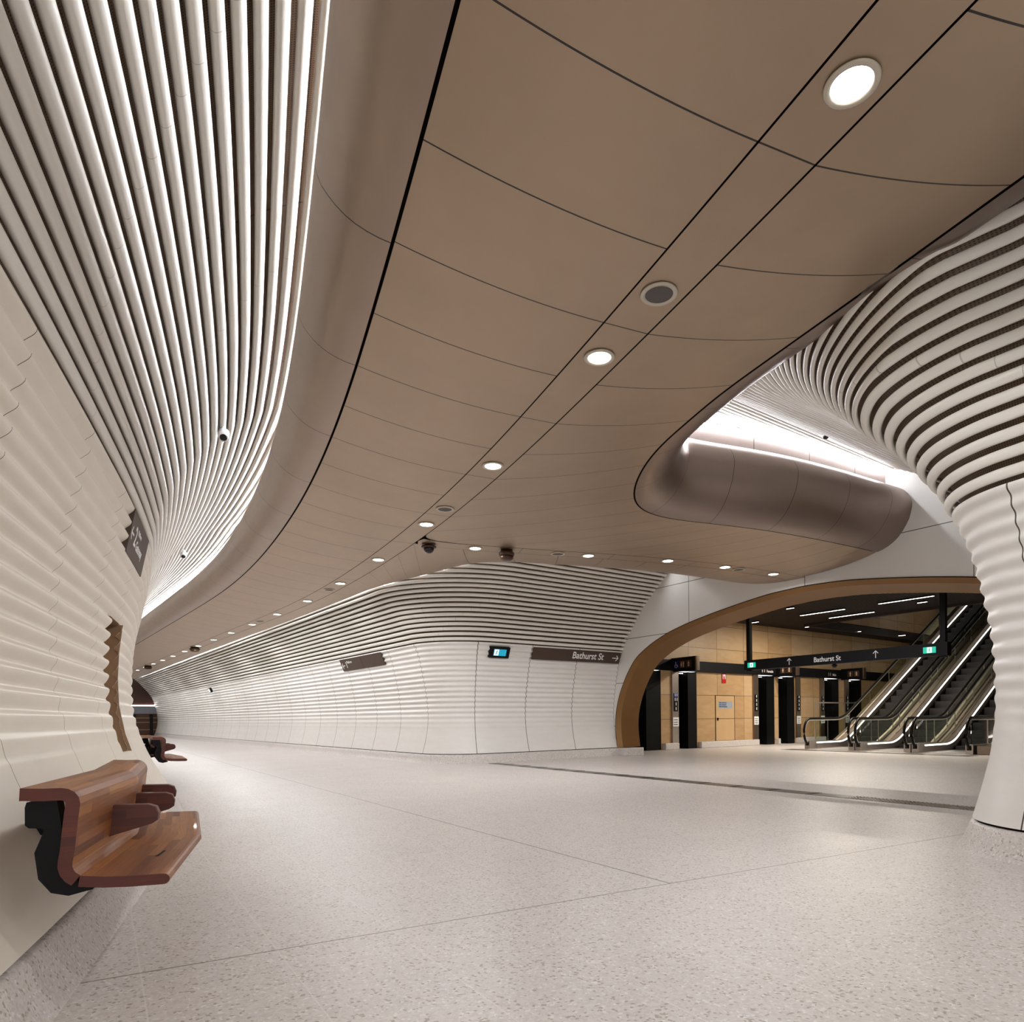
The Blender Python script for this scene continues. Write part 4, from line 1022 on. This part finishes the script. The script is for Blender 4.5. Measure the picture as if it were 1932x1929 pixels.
def escalator(t0,t1,label,A0=6.2):
    root=empty('escalator',H3(A0+1,(t0+t1)/2,0)); tag(root,label,'escalator')
    inv=Matrix.Translation(Vector(H3(A0+1,(t0+t1)/2,0))).inverted()
    deck=rail_path(A0,1.55)
    def bx(name,*a,**k): o=hbox(name,*a,**k); o.parent=root; o.matrix_parent_inverse=inv; return o
    for tt,s in ((t0,1),(t1,-1)):
        # newel base box
        nb=bx('newel_base',A0,A0+.35,tt-.09,tt+.09,0,.235,M['steel'],bevel=.01)
        bx('inlet_guard',A0-.012,A0+.06,tt-.055,tt+.055,.10,.19,M['rubber'],bevel=.01)
        strip_mesh('skirt_deck',[(A0+.3,0)]+deck[1:],tt-.09,tt+.09,0,.225,M['steel'],root,inv)
        # inner skirt panel, with a light line along its top and a lit display
        ti=tt+s*.10
        strip_mesh('skirt_light',[(A0+.36,0)]+deck[1:],ti-.006,ti+.006,.165,.20,M['led_esc'],root,inv)
        if s==-1: bx('display_light',A0+.62,A0+.82,ti-.008,ti+.008,.075,.12,M['white_lit'])
        # glass
        g=[(A0+.12,0.)]+deck[1:]
        strip_mesh('glass_panel',g,tt-.006,tt+.006,.225,.865,M['glass'],root,inv)
        m=MB()
        for k in range(7):
            a=A0+1.1+k*1.25; z=np.interp(a,[q[0] for q in deck],[q[1] for q in deck]); m.box(H3(a,tt,z+.545),(.008,.016,.64),RA)
        o=m.build('glass_joint',M['steel'],root); o.matrix_parent_inverse=inv
        # handrail with the rounded newel end, and pale guide under it
        cz=.50; r_=.405
        N_=[]
        for k in range(15):
            th=math.radians(-70-(290-90-70)*k/14*1.0)   # from bottom round the front to the top
            th=math.radians(-62)-math.radians(208)*k/14
            N_.append((A0+.16+r_*.78*math.cos(th),cz+r_*math.sin(th)))
        top=[(A0+.5,.905)]+[(a,z+.905) for a,z in deck[1:]]
        N_=[q for q in N_ if not (q[0]>A0+.3 and q[1]>.8)]
        path=N_+top
        m=MB(); m.tube([H3(a,tt,z) for a,z in path],.034,10); o=m.build('handrail',M['rubber'],root,True); o.matrix_parent_inverse=inv
        def inset(P,d):
            out=[]
            for i,(a,z) in enumerate(P):
                p0=P[max(i-1,0)]; p1=P[min(i+1,len(P)-1)]; dx,dz=p1[0]-p0[0],p1[1]-p0[1]; l=math.hypot(dx,dz) or 1; out.append((a+dz/l*d,z-dx/l*d))
            return out
        m=MB(); m.tube([H3(a,tt,z) for a,z in inset(path,.048)],.018,8); o=m.build('handrail_guide',M['guide'],root,True); o.matrix_parent_inverse=inv
        # truss side cladding on the slope
        inc=[q for q in deck if q[0]>A0+1.5]
        strip_mesh('slope_deck',[(A0+1.5,-.17)]+[q for q in deck if q[0]>A0+2.1],tt-.075,tt+.075,.225,.40,M['cladding_steel'],root,inv)
        strip_mesh('deck_black_line',[q for q in deck if q[0]>A0+1.9],tt-s*-.0755-.002,tt-s*-.0755+.002,.385,.40,M['rubber'],root,inv)  # thin black strip along the top of the deck
        strip_mesh('side_cladding',inc,tt-.096 if s==1 else tt+.08,tt-.08 if s==1 else tt+.096,-.62,.20,M['cladding_steel'],root,inv)
        strip_mesh('slope_light',[(a,z) for a,z in inc],tt-s*.0985-.002,tt-s*.0985+.002,.02,.075,M['led_esc'],root,inv)
    # landing plate and steps
    bx('landing_plate',A0,A0+1.7,t0+.1,t1-.1,.0,.012,M['steel'])
    m=MB(); a=A0+1.7; z=0
    for k in range(30):
        zz=max(0,np.interp(a,[q[0] for q in deck],[q[1] for q in deck])); m.box(H3(a+.2,(t0+t1)/2,zz-.14),(.39,t1-t0-.22,.3),RA); a+=.38
    o=m.build('steps',M['step'],root); o.matrix_parent_inverse=inv
    strip_mesh('truss',[q for q in deck if q[0]>A0+2.0],t0-.05,t1+.05,-1.0,-.36,M['step'],root,inv)
    return root
escalator(1.49,2.86,'left escalator with glass balustrade beside the sandstone entrances')
escalator(3.06,4.39,'middle escalator of the three with glass balustrades')
escalator(4.59,5.87,'right escalator, nearest the ribbed pillar')
# dark wall panels closing the gap at the right of the escalators
r=empty('side_ramp',H3(7,6.4,0)); tag(r,'low bronze plinth and sloping dark cladding right of the last escalator','cladding')
inv=Matrix.Translation(Vector(H3(7,6.4,0))).inverted()
o=hbox('plinth',6.25,9.5,6.02,8.6,0,.22,M['steel_brown'],bevel=.01); o.parent=r; o.matrix_parent_inverse=inv
dk=rail_path(6.6,1.4)
strip_mesh('cladding',dk[1:],6.15,6.2,.1,1.1,M['cladding_dark'],r,inv); strip_mesh('slope_light',dk[1:],6.10,6.13,.35,.40,M['led_esc'],r,inv)
strip_mesh('rail',dk[1:],6.5,6.56,.95,1.0,M['steel'],r,inv)
# landing barrier with a thin steel rail, left of the escalators
r=empty('glass_barrier',H3(9.6,.35,0)); tag(r,'glass landing barrier with thin steel rail rising behind the left escalator','barrier')
inv=Matrix.Translation(Vector(H3(9.6,.35,0))).inverted()
dk=rail_path(8.45,2.3)
strip_mesh('rail',dk,.33,.37,1.40,1.44,M['steel'],r,inv); strip_mesh('glass',dk,.345,.355,.1,1.40,M['glass'],r,inv)
o=hbox('post',8.44,8.47,.33,.37,0,1.44,M['steel']); o.parent=r; o.matrix_parent_inverse=inv
o=hbox('post',10.2,10.22,.33,.37,0,1.44,M['steel']); o.parent=r; o.matrix_parent_inverse=inv
strip_mesh('slope_light',[q for q in dk if q[0]>10.6],.40,.42,.25,.31,M['led_esc'],r,inv)
strip_mesh('plinth',dk,.28,.42,0,.1,M['steel'],r,inv)
# dark truss of the stair behind it, casting the deep wedge under the rail
# ================================================================ floor grating across the passage mouth
M['grate']=simple('steel grating',(.20,.19,.18,1),.35,.7)
g=empty('floor_grating',H3(-3.95,5.4,0)); tag(g,'long narrow perforated steel floor grating across the passage mouth','floor grating')
inv=Matrix.Translation(Vector(H3(-3.95,5.4,0))).inverted()
t=.25; k=0
while t<10.4 and k<17:
    o=hbox('grating_panel',-4.09,-3.81,t,t+.585,.0,.004,M['grate']); o.parent=g; o.matrix_parent_inverse=inv
    m=MB()
    for j in range(2):
        for i in range(9):
            m.box(H3(-4.07+.03*i+.01,t+.03+.035*j,.0045),(.018,.012,.003),RA)
    q=m.build('slots',M['dark'],o); q.matrix_parent_inverse=Matrix()
    t+=.6; k+=1
# tactile studs in the gratings at the right hand end: one part, uncountable
m=MB()
for i in range(9):
    for j in range(40):
        tt_=8.6+.045*j+(.022 if i%2 else 0)
        if tt_<10.4: m.lathe([(.012,0),(.012,.004),(.007,.007)],c=H3(-4.08+.031*i,tt_,.004),n=6)
o=m.build('tactile_studs',M['steel'],g); o.matrix_parent_inverse=inv; o['kind']='stuff'
# pale comb mats before the escalators
o=hbox('tactile_strip',5.3,5.9,1.2,6.2,0,.004,M['grate']); tag(o,'grey tactile strip on the floor in front of the three escalators','tactile strip')
# ================================================================ benches
def bench(sA,sM,sB,dx,label,arms):
    c=guide(sM,3.0+dx); root=empty('wall_bench',(c[0],c[1],0)); tag(root,label,'bench','curved timber benches fixed to the left wall')
    inv=Matrix.Translation(Vector((c[0],c[1],0))).inverted()
    st=[sA,sM,sB]; DD=[0.,-.03,.05]
    def pt(s,d,z):
        # straight chords between stations
        k=0 if s<=sM else 1; s0,s1=st[k],st[k+1]; f=(s-s0)/(s1-s0)
        bend=.0
        p=guide(s0,d+dx+g_extra(s0)+DD[k])*(1-f)+guide(s1,d+dx+g_extra(s1)+DD[k+1])*f; 
        return (p[0],p[1],z)
    def loft(name,sec,mat,ss,endmat=None):
        n=len(sec); V=[];UV=[]; L=np.r_[0,np.cumsum([math.hypot(sec[(i+1)%n][0]-sec[i][0],sec[(i+1)%n][1]-sec[i][1]) for i in range(n)])]
        for s in ss:
            for i,(d,z) in enumerate(sec+[sec[0]]): V.append(pt(s,d,z)); UV.append((s,L[i]))
        n1=n+1; F=[(k*n1+i,k*n1+i+1,(k+1)*n1+i+1,(k+1)*n1+i) for k in range(len(ss)-1) for i in range(n)]
        o=mk(name,V,F,mat,None,UV,False); o.parent=root; o.matrix_parent_inverse=inv
        for kk,s in enumerate((ss[0],ss[-1])):
            # end caps, triangulated by fan through a centre line pairing inner and outer contours
            h=n//2; Vc=[pt(s-.0005 if kk==0 else s+.0005,d,z) for d,z in sec]
            Fc=[(i,i+1,n-2-i,n-1-i) for i in range(h-1)]
            e=mk('end_grain',Vc,Fc,M['wood_end'],o,[(v[0],v[2]) for v in Vc])
        return o
    def ribbon(path,th):
        P=np.array(path); g_=np.gradient(P,axis=0); g_/=np.hypot(*g_.T)[:,None]; nn=np.stack([-g_[:,1],g_[:,0]],1)
        o_=P+nn*th/2; i_=P-nn*th/2; return [tuple(q) for q in o_]+[tuple(q) for q in i_[::-1]]
    def arc(c,r,a0,a1,n): return [(c[0]+r*math.cos(math.radians(a)),c[1]+r*math.sin(math.radians(a))) for a in np.linspace(a0,a1,n)]
    # backrest: cap, upright, down into the curve
    back=[(3.215,.762),(3.15,.758)]+arc((3.10,.725),.033,90,180,5)+[(3.075,.66),(3.085,.56)]+arc((3.03,.515),.062,12,-60,5)
    seat=[(3.052,.4575),(2.98,.447),(2.90,.442),(2.80,.440)]
    ss=[sA,sM,sB]
    def edge_round(sec): return sec
    loft('backrest',ribbon(back,.042),M['wood'],ss); loft('seat',ribbon(seat,.038),M['wood'],ss)
    # rounded front nosing
    nose=[(2.80+.019*math.cos(math.radians(a)),.440+.019*math.sin(math.radians(a))) for a in np.linspace(90,270,8)]
    nose=[(2.80-.019*math.sin(math.radians(a)),.440+.019*math.cos(math.radians(a))) for a in np.linspace(0,180,8)]
    loft('nosing',nose,M['wood'],ss)
    # steel support behind
    sup=[(3.12,.735),(3.205,.732),(3.21,.715),(3.21,.655),(3.20,.645),(3.155,.64),(3.185,.56),(3.175,.47),(3.14,.42),(3.09,.405),(3.02,.42),(3.08,.47),(3.10,.52),(3.105,.62)]
    n=len(sup)
    for s0,s1 in ((sA+.03,sA+.10),(sM-.04,sM+.04),(sB-.1,sB-.03)):
        V=[pt(s0,d,z) for d,z in sup]+[pt(s1,d,z) for d,z in sup]
        o=mk('support_bracket',V,[tuple(range(n))[::-1],tuple(range(n,2*n))]+[(i,(i+1)%n,n+(i+1)%n,n+i) for i in range(n)],M['black'],None); o.parent=root; o.matrix_parent_inverse=inv
    # arms hidden behind the back that reach into the wall
    for s0,s1 in ((sM,sM+.07),(sB-.3,sB-.23)):
        V=[pt(s_,d_,z_) for s_ in (s0,s1) for d_,z_ in ((3.11,.60),(3.11,.50),(3.50,.50),(3.50,.60))]
        o=mk('wall_arm',V,[(0,1,2,3),(4,5,6,7),(0,1,5,4),(1,2,6,5),(2,3,7,6),(3,0,4,7)],M['black']); o.parent=root; o.matrix_parent_inverse=inv
    # armrests: tapered blocks growing from the back
    for s_ in arms:
        w=.027; prof=[(3.095,.662),(2.93,.656),(2.902,.645),(2.892,.618),(2.896,.59),(2.918,.575),(3.06,.535),(3.098,.522)]
        n=len(prof); V=[];UV=[]
        for ds in (-w,-w+.006,w-.006,w):
            sh=.006 if abs(ds)==w else 0
            cx=np.mean([q[0] for q in prof]); cz=np.mean([q[1] for q in prof])
            for d,z in prof: V.append(pt(s_+ds,d+(cx-d)*sh*6,z+(cz-z)*sh*8)); UV.append((d*1.,z+ds))
        F=[(k*n+i,k*n+(i+1)%n,(k+1)*n+(i+1)%n,(k+1)*n+i) for k in range(3) for i in range(n)]+[tuple(range(n))[::-1],tuple(range(3*n,4*n))]
        o=mk('armrest',V,F,M['wood_arm'],None,UV); o.parent=root; o.matrix_parent_inverse=inv
    return root,inv,pt
M['wood_arm']=wood_mat('dark jarrah armrest',srgb(66,26,14),srgb(82,34,18),srgb(104,48,28))
b,inv,pt=bench(.50,1.42,2.36,0.0,'near curved timber wall bench with three armrests at the lower left',(1.02,1.52,2.0))
m=MB(); m.prism([pt(.86+.0,2.885,.4605),pt(.98,2.875,.4605),pt(.98,2.865,.4605),pt(.86,2.872,.4605)],[pt(.86,2.885,.4615),pt(.98,2.875,.4615),pt(.98,2.865,.4615),pt(.86,2.872,.4615)])
o=m.build('small_label',M['black'],b); o.matrix_parent_inverse=inv
bench(9.25,10.2,11.2,.13,'distant curved timber wall bench half hidden by the bulging left wall',(10.0,10.5,11.0))
# ================================================================ far end of the tunnel
M['maroon']=simple('dark maroon lining',srgb(58,26,18),.5,.1,.2); M['bronze_col']=simple('dark bronze shopfront',srgb(70,44,26),.35,.5)
c0=strip(49.8,6.5); c1=strip(49.8,-6.5); d=(c1-c0); L=np.hypot(*d); d/=L; ang=math.atan2(d[1],d[0]); Rf=Matrix.Rotation(ang,3,'Z'); nrm=np.array([d[1],-d[0]])
if nrm@(-c0)<0: nrm=-nrm
ce=(c0+c1)/2-nrm*1.5
def fb(name,x,z0,z1,w,mat,y=0,th=.1,parent=None): return box(name,(ce[0]+d[0]*x+nrm[0]*y,ce[1]+d[1]*x+nrm[1]*y,(z0+z1)/2),(w,th,z1-z0),mat,parent,Rf)
we=struct(fb('wall_far',0,0,5.8,16,M['maroon']))
fb('shopfront_band',0,1.55,2.05,15,simple('grey panel band',srgb(120,122,130),.4,.3),.1,.1,we); fb('lit_shelf',0,2.08,2.14,15,M['led_hall'],.12,.05,we)
for k in range(-7,8): fb('mullion',k*1.0+.3,0,1.5,.18,M['black'],.1,.12,we)
for z in (.45,.95,1.25): fb('transom',0,z,z+.04,15,M['steel_brown'],.08,.06,we)
fb('display_glow',0,.1,1.5,15,M['bronze_col'],.05,.02,we)  # plain dark bronze panel behind the mullions
# back of the tunnel behind the viewer is left open to let the added world fill light in
